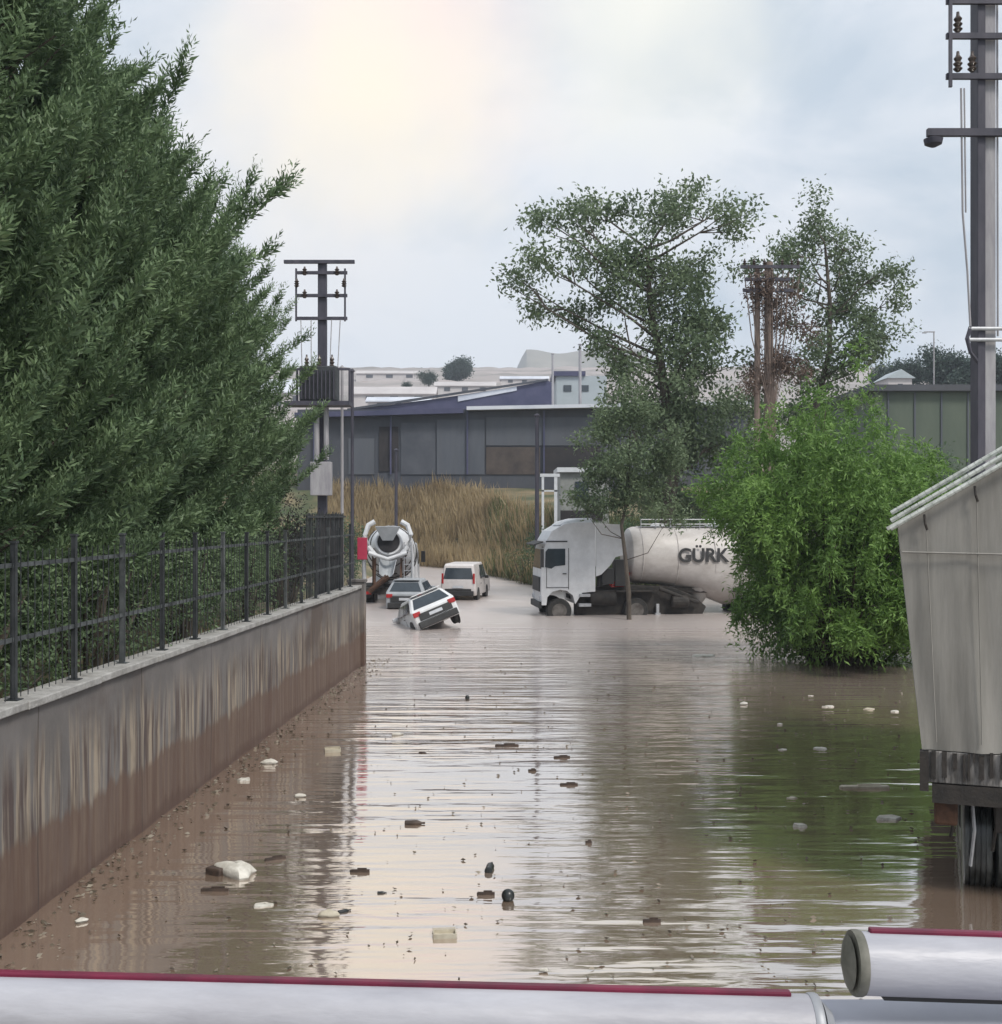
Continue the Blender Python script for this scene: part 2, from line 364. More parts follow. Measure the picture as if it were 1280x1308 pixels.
# water
m, nt = nt_new('flood_water'); L = nt.links
out = N(nt, 'ShaderNodeOutputMaterial')
ge = N(nt, 'ShaderNodeNewGeometry')
n1 = N(nt, 'ShaderNodeTexNoise'); n1.inputs['Scale'].default_value = 0.35; n1.inputs['Detail'].default_value = 5; L.new(ge.outputs['Position'], n1.inputs['Vector'])
r1 = N(nt, 'ShaderNodeValToRGB'); e = r1.color_ramp.elements; e[0].position = 0.3; e[0].color = c4((0.27, 0.192, 0.138)); e[1].position = 0.7; e[1].color = c4((0.34, 0.25, 0.19))
L.new(n1.outputs[0], r1.inputs[0])
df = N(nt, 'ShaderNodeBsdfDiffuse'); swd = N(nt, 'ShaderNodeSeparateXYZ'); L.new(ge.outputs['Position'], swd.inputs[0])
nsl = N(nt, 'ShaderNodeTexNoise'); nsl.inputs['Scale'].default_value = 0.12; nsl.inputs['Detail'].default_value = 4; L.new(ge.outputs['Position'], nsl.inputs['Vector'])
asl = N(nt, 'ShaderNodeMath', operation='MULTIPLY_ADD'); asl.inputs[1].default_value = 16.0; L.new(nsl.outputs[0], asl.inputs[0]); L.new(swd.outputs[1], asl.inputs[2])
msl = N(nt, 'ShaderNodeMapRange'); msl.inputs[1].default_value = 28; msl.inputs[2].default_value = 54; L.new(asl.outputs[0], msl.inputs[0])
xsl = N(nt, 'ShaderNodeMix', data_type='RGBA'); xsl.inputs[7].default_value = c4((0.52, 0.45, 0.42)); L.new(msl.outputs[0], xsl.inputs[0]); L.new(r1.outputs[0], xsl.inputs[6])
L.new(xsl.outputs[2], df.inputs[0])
gl = N(nt, 'ShaderNodeBsdfGlossy'); gl.inputs['Roughness'].default_value = 0.05; gl.inputs[0].default_value = (1, 0.97, 0.94, 1)
def ripple(sc, det, stretch, prev, dist, strength):
    mp = N(nt, 'ShaderNodeMapping'); mp.inputs['Scale'].default_value = stretch; L.new(ge.outputs['Position'], mp.inputs[0])
    nz = N(nt, 'ShaderNodeTexNoise'); nz.inputs['Scale'].default_value = sc; nz.inputs['Detail'].default_value = det; nz.inputs['Roughness'].default_value = 0.5
    L.new(mp.outputs[0], nz.inputs['Vector'])
    b = N(nt, 'ShaderNodeBump'); b.inputs['Distance'].default_value = dist
    if strength is None: b.inputs['Strength'].default_value = 1.0
    else: L.new(strength, b.inputs['Strength'])
    L.new(nz.outputs[0], b.inputs['Height'])
    if prev is not None: L.new(prev, b.inputs['Normal'])
    return b.outputs[0]
# calm and ruffled patches
mpp = N(nt, 'ShaderNodeMapping'); mpp.inputs['Scale'].default_value = (0.16, 0.3, 1); L.new(ge.outputs['Position'], mpp.inputs[0])
np_ = N(nt, 'ShaderNodeTexNoise'); np_.inputs['Scale'].default_value = 1.0; np_.inputs['Detail'].default_value = 2; L.new(mpp.outputs[0], np_.inputs['Vector'])
mrp = N(nt, 'ShaderNodeMapRange'); mrp.inputs[1].default_value = 0.38; mrp.inputs[2].default_value = 0.62; mrp.inputs[3].default_value = 0.35; mrp.inputs[4].default_value = 1.0; L.new(np_.outputs[0], mrp.inputs[0])
sw = N(nt, 'ShaderNodeSeparateXYZ'); L.new(ge.outputs['Position'], sw.inputs[0])
mrd = N(nt, 'ShaderNodeMapRange'); mrd.inputs[1].default_value = 16; mrd.inputs[2].default_value = 42; mrd.inputs[3].default_value = 1.0; mrd.inputs[4].default_value = 3.2; L.new(sw.outputs[1], mrd.inputs[0])
mm_ = N(nt, 'ShaderNodeMath', operation='MULTIPLY'); L.new(mrp.outputs[0], mm_.inputs[0]); L.new(mrd.outputs[0], mm_.inputs[1])
b1 = ripple(1.0, 2, (0.28, 2.0, 1), None, 0.045, mm_.outputs[0])
b2 = ripple(1.0, 2, (1.1, 6.0, 1), b1, 0.012, mm_.outputs[0])
L.new(b2, gl.inputs['Normal'])
mrr = N(nt, 'ShaderNodeMapRange'); mrr.inputs[1].default_value = 18; mrr.inputs[2].default_value = 46; mrr.inputs[3].default_value = 0.05; mrr.inputs[4].default_value = 0.30; L.new(sw.outputs[1], mrr.inputs[0]); L.new(mrr.outputs[0], gl.inputs['Roughness'])
fr = N(nt, 'ShaderNodeFresnel'); fr.inputs[0].default_value = 1.33
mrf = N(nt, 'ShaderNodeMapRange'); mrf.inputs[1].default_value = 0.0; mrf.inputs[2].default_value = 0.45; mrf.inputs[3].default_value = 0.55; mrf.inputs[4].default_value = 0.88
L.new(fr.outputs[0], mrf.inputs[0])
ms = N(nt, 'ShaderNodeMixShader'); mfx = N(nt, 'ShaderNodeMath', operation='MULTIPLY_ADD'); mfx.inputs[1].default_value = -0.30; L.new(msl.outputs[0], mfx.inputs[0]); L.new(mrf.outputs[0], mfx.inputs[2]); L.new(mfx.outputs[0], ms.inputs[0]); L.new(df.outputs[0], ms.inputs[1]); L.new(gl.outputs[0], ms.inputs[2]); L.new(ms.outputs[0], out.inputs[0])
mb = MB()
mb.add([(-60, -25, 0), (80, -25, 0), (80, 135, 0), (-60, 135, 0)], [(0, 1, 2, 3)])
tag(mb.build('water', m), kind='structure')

# ------------------------------------------------------------------ retaining wall on the left
WL = -5.4
wd = Vector((0.048, 1, 0)).normalized()
m, nt = nt_new('wall_render'); L = nt.links
out = N(nt, 'ShaderNodeOutputMaterial'); bs = N(nt, 'ShaderNodeBsdfPrincipled'); bs.inputs['Roughness'].default_value = 0.85; L.new(bs.outputs[0], out.inputs[0])
ge = N(nt, 'ShaderNodeNewGeometry'); sx = N(nt, 'ShaderNodeSeparateXYZ'); L.new(ge.outputs['Position'], sx.inputs[0])
def noise(scale, stretch, det=6, ro=0.6, dist=0.0):
    mp = N(nt, 'ShaderNodeMapping'); mp.inputs['Scale'].default_value = stretch; L.new(ge.outputs['Position'], mp.inputs[0])
    nz = N(nt, 'ShaderNodeTexNoise'); nz.inputs['Scale'].default_value = scale; nz.inputs['Detail'].default_value = det; nz.inputs['Roughness'].default_value = ro
    nz.inputs['Distortion'].default_value = dist
    L.new(mp.outputs[0], nz.inputs['Vector']); return nz.outputs[0]
def rng_(inp, a, b, c=0.0, d=1.0):
    mr = N(nt, 'ShaderNodeMapRange'); mr.inputs[1].default_value = a; mr.inputs[2].default_value = b; mr.inputs[3].default_value = c; mr.inputs[4].default_value = d
    L.new(inp, mr.inputs[0]); return mr.outputs[0]
def mixc(fac, a, colr):
    mx = N(nt, 'ShaderNodeMix', data_type='RGBA'); L.new(fac, mx.inputs[0])
    if isinstance(a, tuple): mx.inputs[6].default_value = c4(a)
    else: L.new(a, mx.inputs[6])
    mx.inputs[7].default_value = c4(colr); return mx.outputs[2]
def mul(a, b):
    k = N(nt, 'ShaderNodeMath', operation='MULTIPLY'); L.new(a, k.inputs[0])
    if isinstance(b, float): k.inputs[1].default_value = b
    else: L.new(b, k.inputs[1])
    return k.outputs[0]
def addf(a, b, s=1.0):
    k = N(nt, 'ShaderNodeMath', operation='MULTIPLY_ADD'); L.new(b, k.inputs[0]); k.inputs[1].default_value = s; L.new(a, k.inputs[2]); return k.outputs[0]
cur = mixc(rng_(noise(0.9, (1, 1, 1)), 0.35, 0.65), (0.135, 0.125, 0.12), (0.2, 0.185, 0.178))
streak = noise(3.2, (1, 1.3, 0.10), 6, 0.7)
zs = addf(sx.outputs[2], streak, 1.3)                       # drip line: how far down each run reaches
cur = mixc(mul(rng_(zs, 2.55, 2.0), rng_(noise(4.5, (1, 1.6, 0.06), 4, 0.6), 0.42, 0.6, 0.0, 0.9)), cur, (0.40, 0.33, 0.25))
cur = mixc(mul(rng_(zs, 2.5, 2.1), rng_(noise(7.0, (1, 1.2, 0.07), 5, 0.6), 0.48, 0.6, 0.0, 0.85)), cur, (0.07, 0.045, 0.042))
cur = mixc(rng_(noise(0.55, (1, 1, 1.1), 4, 0.55), 0.52, 0.66, 0, 0.75), cur, (0.085, 0.058, 0.045))
tide = addf(sx.outputs[2], noise(0.5, (1, 1, 0.2), 3), 0.5)
tide = addf(tide, noise(5, (1, 1.5, 0.1), 3), 0.35)
cur = mixc(rng_(tide, 1.34, 1.24, 0, 0.78), cur, (0.13, 0.078, 0.056))
cur = mixc(rng_(tide, 0.62, 0.50, 0, 0.6), cur, (0.085, 0.048, 0.036))
jt = N(nt, 'ShaderNodeMath', operation='MODULO'); jt.inputs[1].default_value = 3.05; L.new(sx.outputs[1], jt.inputs[0])
cur = mixc(rng_(jt.outputs[0], 0.035, 0.02, 0, 0.7), cur, (0.05, 0.035, 0.03))
L.new(cur, bs.inputs['Base Color'])
b = N(nt, 'ShaderNodeBump'); b.inputs['Strength'].default_value = 0.5; b.inputs['Distance'].default_value = 0.02
L.new(noise(9, (1, 1, 0.6), 8, 0.7), b.inputs['Height']); L.new(b.outputs[0], bs.inputs['Normal'])
M['wall'] = m
M['coping'] = mat('coping_concrete', (0.34, 0.33, 0.32), (0.48, 0.47, 0.45), rough=0.9, scale=5, bump=0.5, dirt=(0.12, 0.11, 0.09), dirt_amt=0.7)
wall = thing('retaining_wall', 'long rendered retaining wall on the left, grey above and stained brown by mud below', 'wall', road(WL, 4))
ang = math.atan2(-0.048, 1)
wall.rotation_euler = (0, 0, ang)
mb = MB(); nseg = 56; LEN = 28.2
for i in range(nseg):                                       # slightly uneven face
    pass
vsx = []
rowz = [-1.0, 0.0, 0.6, 1.2, 1.7, 2.14]
for i in range(nseg + 1):
    for k, z in enumerate(rowz):
        vsx.append((0.012 * math.sin(i * 1.7 + k) + 0.006 * rng.uniform(-1, 1), LEN * i / nseg, z))
nn = len(rowz)
fsx = [(i * nn + k, i * nn + k + 1, (i + 1) * nn + k + 1, (i + 1) * nn + k) for i in range(nseg) for k in range(nn - 1)]
mb.add(vsx, fsx)
mb.box((-0.17, LEN / 2, 0.55), (0.3, LEN - 0.01, 3.17))
mb.build('wall_face', M['wall'], wall, smooth=True)
mb = MB()
y = 0.0
while y < LEN - 0.1:
    l = min(rng.uniform(1.9, 2.1), LEN - y)
    mb.box((-0.15 + rng.uniform(-.006, .006), y + l / 2, 2.185 + rng.uniform(-.006, .006)), (0.40, l - 0.015, 0.085)); y += l
mb.build('coping', M['coping'], wall, bevel=0.012)
mb = MB(); mb.box((-0.12, LEN + 0.17, 0.65), (0.46, 0.34, 3.3)); mb.box((-0.12, LEN + 0.17, 2.34), (0.52, 0.40, 0.08))
mb.build('end_pier', M['wall'], wall, bevel=0.015)

# fence on the wall
fence = thing('metal_fence', 'dark metal fence of posts, rails and thin bars along the top of the stained wall', 'fence', road(WL - 0.15, 4) + Vector((0, 0, 2.225)))
fence.rotation_euler = (0, 0, ang)
k = 0; y = 0.5
while y < LEN:
    h = 1.62 + rng.uniform(-.05, .05)
    mb = MB(); mb.box((0, y, h / 2), (0.055, 0.055, h)); mb.box((0, y, h + 0.012), (0.075, 0.075, 0.024)); mb.box((0, y, 0.006), (0.14, 0.14, 0.012))
    mb.build('post', M['fence_light'] if k % 3 == 1 else M['fence_metal'], fence); y += 1.5; k += 1
for z in (0.62, 1.38):
    mb = MB(); mb.box((0.0, LEN / 2, z), (0.03, LEN, 0.045)); mb.build('rail', M['fence_light'], fence)
mb = MB()
y = 0.1
while y < LEN:
    if True:
        mb.box((0.028 + rng.uniform(-.004, .004), y, 0.78 + rng.uniform(-.01, .01)), (0.008, 0.008, 1.5))
    y += 0.17
mb.build('picket', M['fence_metal'], fence)

# taller dark bar gate panel at the far end of the wall
gate = thing('bar_gate', 'tall dark panel of upright bars where the stained wall ends', 'gate', road(WL - 0.5, 27.5) + Vector((0, 0, 1.8)))
gate.rotation_euler = (0, 0, ang)
mb = MB()
for i in range(26): mb.box((rng.uniform(-.01, .01), 0.1 + i * 0.19, 1.2), (0.02, 0.05 + 0.03 * (i % 3 == 0), 2.4 + rng.uniform(-.08, .08)))
mb.build('upright_bar', M['fence_metal'], gate)
for z in (0.3, 1.3, 2.3):
    mb = MB(); mb.box((0.03, 2.5, z), (0.03, 5.0, 0.05)); mb.build('rail', M['fence_metal'], gate)
M['gate_sheet'] = mat('brown_sheet', (0.03, 0.026, 0.026), (0.06, 0.045, 0.045), rough=0.8, scale=2)
mb = MB(); mb.box((-0.06, 3.5, 1.22), (0.02, 3.0, 2.3)); mb.build('sheet_panel', M['gate_sheet'], gate)

# red sign on a post at the wall end
rs = thing('warning_sign', 'small red sign on a grey post at the far end of the stained wall', 'sign', P(464, 800, 33.2) * 1.0)
rs.location.z = 0
mb = MB(); mb.tube([(0, 0, -0.8), (0, 0, 3.55)], 0.035, 8); mb.build('sign_post', M['galv'], rs)
M['sign_red'] = mat('sign_red', (0.42, 0.035, 0.08), (0.5, 0.05, 0.10), rough=0.45)
mb = MB(); mb.box((-0.02, -0.055, 3.2), (0.28, 0.03, 0.62)); mb.build('sign_panel', M['sign_red'], rs, bevel=0.01)

# ------------------------------------------------------------------ conifers
def conifer(seed, H, rad, nb, spray, leaning=1.0):
    """cypress: limbs leave the trunk and sweep up; each carries flat sprays of scale leaves"""
    r = np.random.default_rng(seed)
    stems = MB(); Q = []
    for i in range(nb):
        u = (i + r.uniform()) / nb
        z0 = H * (0.9 * u)
        R_ = rad * (1 - max(0, (u - 0.42)) / 0.58) ** 0.72 * (0.75 + 0.25 * min(1, u / 0.15)) * r.uniform(0.78, 1.12) + 0.25
        if r.uniform() < 0.13: R_ *= r.uniform(1.2, 1.38)
        a = r.uniform(0, 2 * math.pi); dx, dy = math.cos(a), math.sin(a)
        rise = R_ * r.uniform(0.35, 0.95)
        pts = []
        for t in np.linspace(0, 1, 7):
            pts.append(np.array([dx * R_ * t, dy * R_ * t, z0 + rise * t ** 1.7]) + r.normal(size=3) * 0.05 * t)
        if R_ > 0.9 and i % 4 == 0: stems.tube(pts[:6], [0.045, .038, .03, .024, .016, .01], 4, False)
        pts = np.array(pts)
        # secondary shoots
        ns = int(spray * (0.5 + R_ / rad))
        tt = r.uniform(0.30, 1.0, ns) ** 0.6
        idx = tt * 6; i0 = np.minimum(idx.astype(int), 5); fr_ = (idx - i0)[:, None]
        base = pts[i0] * (1 - fr_) + pts[i0 + 1] * fr_
        tang = unit(pts[i0 + 1] - pts[i0])
        side = r.normal(size=(ns, 3))
        d = unit(tang * 0.9 + unit(side) * (0.95 - 0.6 * tt[:, None]) + np.array([0, 0, 0.4]))
        ln = 0.26 + 0.34 * r.uniform(size=ns) * (1.25 - tt * 0.7)
        # leaflets along each shoot
        m_ = 9
        kk = np.tile(np.linspace(0.05, 0.95, m_), ns)
        b = np.repeat(base, m_, 0) + np.repeat(d * ln[:, None], m_, 0) * kk[:, None]
        dd = np.repeat(d, m_, 0)
        s2 = unit(np.cross(np.repeat(unit(r.normal(size=(ns, 3))), m_, 0), dd)) * np.tile([1, -1, 1, -1, 1, -1, 1, -1, 0], ns)[:, None]
        ld = unit(dd * 0.75 + s2 * 0.75 + r.normal(size=(ns * m_, 3)) * 0.18)
        ll = (0.115 * (1.15 - 0.5 * kk)) * r.uniform(0.55, 1.45, ns * m_)
        Q.append(leaf_quads(b, ld, ll, ll * 0.25))
    # dense leader
    stems.tube([(0, 0, -0.4), (0.03, 0.02, H * 0.35), (-0.02, 0.03, H * 0.7), (0, 0, H * 0.97)], [0.2, 0.15, 0.08, 0.02], 8)
    return stems, np.concatenate(Q)
protos = []
for sd_, H_, ra in ((11, 10.2, 2.5), (23, 9.4, 2.3), (37, 10.6, 2.6)):
    st, q = conifer(sd_, H_, ra, 400, 36)
    root = thing('conifer_tree', 'x', 'tree', (0, 0, 0), group='conifers behind the fence on the left')
    st.build('trunk', M['bark'], root, smooth=True, recalc=False)
    quads_obj('crown', q, M['conifer'], root)
    protos.append(root)
con = [  # lateral, depth, rotation, scale, label, proto
    (-9.3, 9.8, 0.3, 1.22, 'nearest tall green conifer behind the fence at the left edge', 0),
    (-9.0, 12.8, 1.9, 1.24, 'tall green conifer second from the left edge, its top leaving the picture', 1),
    (-8.8, 15.7, 4.2, 1.18, 'green conifer whose dark crown just reaches the top of the picture', 2),
    (-8.75, 18.8, 5.1, 1.2, 'middle green conifer with a long upswept tip against the pale sky', 0),
    (-8.9, 22.0, 2.7, 1.22, 'green conifer with ragged right edge, third from the transformer pole', 1),
    (-9.0, 25.0, 0.9, 1.02, 'green conifer second nearest to the transformer pole', 2),
    (-8.9, 28.0, 3.6, 0.96, 'farthest conifer of the row, its dark tip beside the transformer pole', 0),
]
used = set()
for lat, d, rz, sc_, lab, pi in con:
    o = protos[pi] if pi not in used else copy_tree(protos[pi]); used.add(pi)
    p = road(lat, d); p.z = 1.6
    o.location = p; o.rotation_euler = (0, 0, rz); o.scale = (sc_, sc_, sc_); o['label'] = lab
    if lat < -9: pass

# dark undergrowth behind the fence
def shrub(name, label, cat, loc, clumps, per, ll, lw, m, droop=0.2, stems=None, group=None, bark='bark', rz=0):
    root = thing(name, label, cat, loc, rz, group)
    mb = MB()
    for c, r in clumps:
        c = Vector(c); a = Vector((c.x * 0.15, c.y * 0.15, -0.5)); b = a.lerp(c, 0.5) + Vector((0, 0, c.z * 0.12))
        mb.tube([a, b, c], [0.05, 0.035, 0.012], 5, False)
    mb.build('stem', M[bark], root, smooth=True, recalc=False)
    quads_obj('foliage', clump_leaves(clumps, per, ll, lw, droop), m, root)
    return root
for i, (lat, d, lab) in enumerate([(-6.9, 9.6, 'dark shrub low behind the fence at the left edge'), (-6.9, 13.2, 'dark shrub behind the near fence posts'),
                                   (-6.8, 17, 'dark shrub low behind the middle of the fence'), (-6.8, 21, 'dark shrub behind the thin fence bars past the middle'),
                                   (-6.7, 25, 'dark shrub behind the fence before the tall bar gate'), (-6.9, 29.5, 'dark brown shrub behind the tall bar gate')]):
    r = random.Random(i + 50)
    cl = [((r.uniform(-.4, .6), r.uniform(-2, 2), r.uniform(.3, 2.3 if i < 5 else 2.6)), r.uniform(.45, .75)) for _ in range(12)]
    p = road(lat, d); p.z = 1.8
    shrub('dark_shrub', lab, 'shrub', p, cl, 1500, 0.08, 0.03, M['dark_shrub'] if i > 4 else M['conifer'], group='dark shrubs behind the fence')

# ------------------------------------------------------------------ willow like bush in the water
def willow(loc, W, H, label):
    root = thing('willow_bush', label, 'bush', loc)
    mb = MB(); Q = []; r = np.random.default_rng(5)
    for i in range(390):
        a = r.uniform(0, 2 * math.pi); rr = math.sqrt(r.uniform()); sx_, sy_ = math.cos(a) * rr, math.sin(a) * rr
        hh = H * (1 - 0.42 * rr ** 2.2) * r.uniform(0.66, 1.0) * (0.93 + 0.10 * math.sin(3 * a + 0.6) + 0.07 * math.sin(5 * a) - 0.10 * sx_)
        if i % 2 == 0: hh *= r.uniform(0.25, 0.9)
        ex, ey = sx_ * W * 0.5, sy_ * W * 0.42
        if hh < 3.4 and ex < -1.6: ex *= 0.72
        pts = np.array([[ex * 0.12, ey * 0.12, -0.4], [ex * 0.45, ey * 0.45, hh * 0.45], [ex * 0.8, ey * 0.8, hh * 0.85], [ex * 1.0, ey * 1.0, hh], [ex * 1.13, ey * 1.13, hh * 0.93], [ex * 1.2, ey * 1.2, hh * 0.78]])
        pts += r.normal(size=pts.shape) * 0.07
        if i % 2 == 0: mb.tube(pts[:5], [0.045, 0.03, 0.02, 0.01, 0.006], 4, False)
        ns = 26; tt = r.uniform(0.15, 1, ns) ** 0.75; idx = tt * 5; i0 = np.minimum(idx.astype(int), 4); f_ = (idx - i0)[:, None]
        b = pts[i0] * (1 - f_) + pts[i0 + 1] * f_
        tang = unit(pts[i0 + 1] - pts[i0])
        d = unit(tang * 0.7 + unit(r.normal(size=(ns, 3))) * 0.9 + np.array([sx_ * .3, sy_ * .3, 0.05]))
        ln = r.uniform(0.3, 0.75, ns)
        m_ = 12; kk = np.tile(np.linspace(0.05, 1, m_), ns)
        drp = np.repeat(d, m_, 0) * (np.repeat(ln, m_) * kk)[:, None]; drp[:, 2] -= 0.35 * np.repeat(ln, m_) * kk ** 2
        bb = np.repeat(b, m_, 0) + drp
        ld = unit(np.repeat(d, m_, 0) * 0.5 + r.normal(size=(ns * m_, 3)) * 0.55 + np.array([0, 0, -0.25]))
        ll = r.uniform(0.12, 0.21, ns * m_)
        Q.append(leaf_quads(bb, ld, ll, ll * 0.26))
    mb.build('stem', M['bark'], root, smooth=True, recalc=False)
    q = np.concatenate(Q); q = q[q[:, 0, 2] > 0.05]
    xm = np.interp(q[:, 0, 2], [0, 2, 3, 5, 6.5], [-2.7, -2.5, -2.35, -4.0, -5]) + r.normal(size=len(q)) * .22 * (1 + np.sin(q[:, 0, 2] * 4)); q = q[q[:, 0, 0] > xm]
    quads_obj('foliage', q, M['shrub'], root)
    return root
willow((9.35, 33.0, 0), 7.0, 8.5, 'big bright green bush growing out of the flood water beside the grey trailer')
r = random.Random(77)
cl = [((r.uniform(-2.2, 2.6), r.uniform(-1.6, 1.0), r.uniform(.2, 3.2)), r.uniform(.6, .95)) for _ in range(44)]
shrub('dark_bush', 'dark low bush at the waterline beneath the big bright green bush', 'bush', (9.9, 33.2, 0), cl, 900, 0.16, 0.05, M['shrub'], 0.5)

# ------------------------------------------------------------------ tall open trees on the right
def open_tree(label, bpx, bd, zb, clumps_px, per, ll, lw, seed, m, trunk_r=0.28, bark='bark_pale', name='tall_tree', ymul=1.0, group=None):
    r = random.Random(seed); s = F / bd
    base = P(bpx, 760, bd); base.z = zb
    root = thing(name, label, 'tree', base, group=group)
    cl = []
    for px, py, pr in clumps_px:
        rr = pr / s
        c = P(px, py, bd) + Vector((0, r.uniform(-1.6, 1.6) * ymul, 0)) - base
        for q in range(4):     # break every mass into smaller tufts
            off = Vector((r.gauss(0, .55), r.gauss(0, .5), r.gauss(0, .5))) * rr
            cl.append((tuple(c + off), rr * r.uniform(.42, .68)))
    top = max(c[2] for c, _ in cl); mb = MB()
    spine = []
    for k in range(7):
        t = k / 6; zz = top * 0.86 * t
        near = [c for c, _ in cl if abs(c[2] - zz) < top * 0.16]
        mx_ = (sum(c[0] for c in near) / len(near)) * 0.35 if near and t > .25 else 0
        spine.append(Vector((mx_ + r.uniform(-.12, .12), r.uniform(-.1, .1), zz - (0.8 if k == 0 else 0))))
    mb.tube(spine, [trunk_r * (1 - 0.13 * k) for k in range(7)], 9)
    mb.build('trunk', M[bark], root, smooth=True, recalc=False)
    mb = MB()
    for ci, (c, rr) in enumerate(cl):
        if ci % 4: continue
        c = Vector(c); zs_ = max(top * 0.12, c.z - 0.8 - 0.38 * (Vector((c.x, c.y, 0)) - Vector((spine[3].x, 0, 0))).length)
        t = min(5.99, max(0, zs_ / (top * 0.86) * 6)); a = spine[int(t)].lerp(spine[int(t) + 1], t - int(t))
        q1 = a.lerp(c, 0.33) + Vector((r.uniform(-.5, .5), r.uniform(-.5, .5), -.25)); q2 = a.lerp(c, 0.68) + Vector((r.uniform(-.5, .5), r.uniform(-.5, .5), r.uniform(-.3, .2)))
        mb.tube([a, q1, q2, c], [trunk_r * .2, trunk_r * .15, trunk_r * .09, .012], 5, False)
        for q_ in cl[ci + 1:ci + 4]: mb.tube([q2, q2.lerp(Vector(q_[0]), .5) + Vector((r.uniform(-.2, .2), 0, r.uniform(-.2, .2))), Vector(q_[0])], [trunk_r * .08, trunk_r * .05, .008], 4, False)
    mb.build('branches', M[bark], root, smooth=True, recalc=False)
    quads_obj('crown', clump_leaves(cl, per, ll, lw, 0.25, 0.6), m, root)
    return root
A = [(740, 268, 32), (795, 255, 36), (845, 258, 36), (885, 262, 34), (915, 290, 26), (690, 290, 24), (664, 356, 18), (705, 340, 32), (752, 325, 40), (805, 325, 46), (860, 330, 46), (905, 345, 34),
     (690, 385, 20), (740, 385, 34), (790, 395, 42), (850, 400, 48), (905, 405, 38), (770, 450, 28), (830, 460, 44), (885, 465, 42), (925, 450, 26), (800, 505, 26), (845, 520, 40), (895, 525, 40), (850, 580, 40), (890, 590, 38), (925, 560, 30),
     (860, 640, 34), (900, 640, 34), (815, 550, 34), (835, 610, 36), (790, 470, 26), (860, 500, 36)]
open_tree('tallest grey-green tree with an open crown behind the tanker truck', 852, 56, 1.0, A, 460, 0.25, 0.12, 3, M['tree_leaf'], 0.42, bark='bark')
B = [(1030, 280, 22), (1062, 292, 22), (1010, 310, 24), (1045, 325, 30), (1085, 335, 24), (1112, 360, 24), (1128, 405, 20), (1075, 370, 30), (1095, 415, 32), (1045, 395, 28), (1055, 445, 36), (1100, 465, 28), (1005, 365, 18), (1125, 450, 18),
     (1020, 470, 28), (1075, 500, 34), (1030, 520, 30), (960, 500, 30), (940, 540, 34), (985, 540, 30), (965, 340, 14), (985, 325, 14), (1138, 432, 20), (1120, 385, 24), (1130, 350, 16), (1085, 300, 22)]
open_tree('second tall open tree, right of the brown utility pole, above the green bush', 1050, 60, 2.0, B, 430, 0.24, 0.12, 4, M['tree_leaf'], 0.3, bark='bark')
C_ = [(770, 555, 30), (800, 535, 30), (835, 560, 32), (760, 600, 28), (800, 600, 36), (845, 605, 30), (775, 638, 26), (815, 640, 28), (850, 645, 22), (745, 630, 14)]
open_tree('small olive-green tree standing in the water between the lorry cab and its tank', 801, 46.8, -0.3, C_, 1300, 0.17, 0.075, 6, M['tree_leaf'], 0.11, name='small_tree', bark='bark', ymul=.4)

# ------------------------------------------------------------------ utility poles
def insulator(mb, p, h=0.3, r=0.07):
    mb.lathe([(0, r * .4), (h * .15, r), (h * .25, r * .5), (h * .4, r), (h * .5, r * .5), (h * .65, r * .9), (h * .8, r * .4), (h, r * .3)], p, (0, 0, 1), 8)
M['insul'] = mat('brown_insulator', (0.05, 0.035, 0.03), (0.08, 0.06, 0.05), rough=0.3)

# right pole, close: d = 21, 71.4 px per metre
D = 21.0; S = F / D
def rx(px): return (px - 1257) / S
def rzz(py): return CH + (HZ - py) / S
rp_ = thing('utility_pole', 'tall dark steel pole with crossarms behind the grey trailer at the right edge', 'utility pole', (P(1257, 700, D).x, D, 0))
mb = MB(); mb.box((-0.11, 0, 8.0), (0.14, 0.34, 17.5)); mb.build('pole', M['pole_dark'], rp_, bevel=0.01)
mb = MB(); mb.box((0.062, 0.02, 8.0), (0.2, 0.26, 17.3)); mb.build('pole_web', M['pole_grey'], rp_)
for py in (8, 52, 103):
    mb = MB(); mb.box((0, -0.2, rzz(py)), (1.5, 0.07, 0.1)); mb.build('crossarm', M['pole_dark'], rp_)
for x in (rx(1207), -rx(1207)):
    mb = MB(); mb.box((x, -0.26, (rzz(-5) + rzz(118)) / 2), (0.055, 0.05, rzz(-5) - rzz(118))); mb.build('side_strut', M['pole_dark'], rp_)
for x, py in ((rx(1218), 100), (rx(1218), 50), (rx(1218), 5), (rx(1236), 100), (.35, 100), (.55, 50)):
    mb = MB(); insulator(mb, (x, -0.2, rzz(py) + .04), 0.36, .085); mb.build('insulator', M['insul'], rp_, smooth=True)
mb = MB(); mb.box((rx(1232) + .12, -0.2, rzz(174)), (1.72, 0.1, 0.13)); mb.build('crossarm', M['pole_dark'], rp_)
mb = MB(); mb.lathe([(0, 0.05), (0.05, .15), (.14, .17), (.17, .09)], (rx(1187), -0.2, rzz(178) - 0.2), (0, 0, 1), 12)
mb.build('lamp_head', M['pole_dark'], rp_, smooth=True)
for py in (422, 436):
    mb = MB(); mb.tube([(rx(1232), -.2, rzz(py)), (rx(1300), -.2, rzz(py))], 0.035, 8); mb.build('clamp_band', M['galv'], rp_)
mb = MB(); mb.tube([(rx(1234), -.2, rzz(420)), (rx(1229), -.22, rzz(435)), (rx(1234), -.2, rzz(452)), (rx(1250), -.1, rzz(468))], 0.035, 6); mb.build('bracket', M['pole_dark'], rp_)
mb = MB(); mb.tube([(rx(1222), -.2, rzz(118)), (rx(1224), -.2, rzz(275)), (rx(1230), -.2, rzz(350)), (rx(1234), -.2, rzz(425))], 0.02, 5)
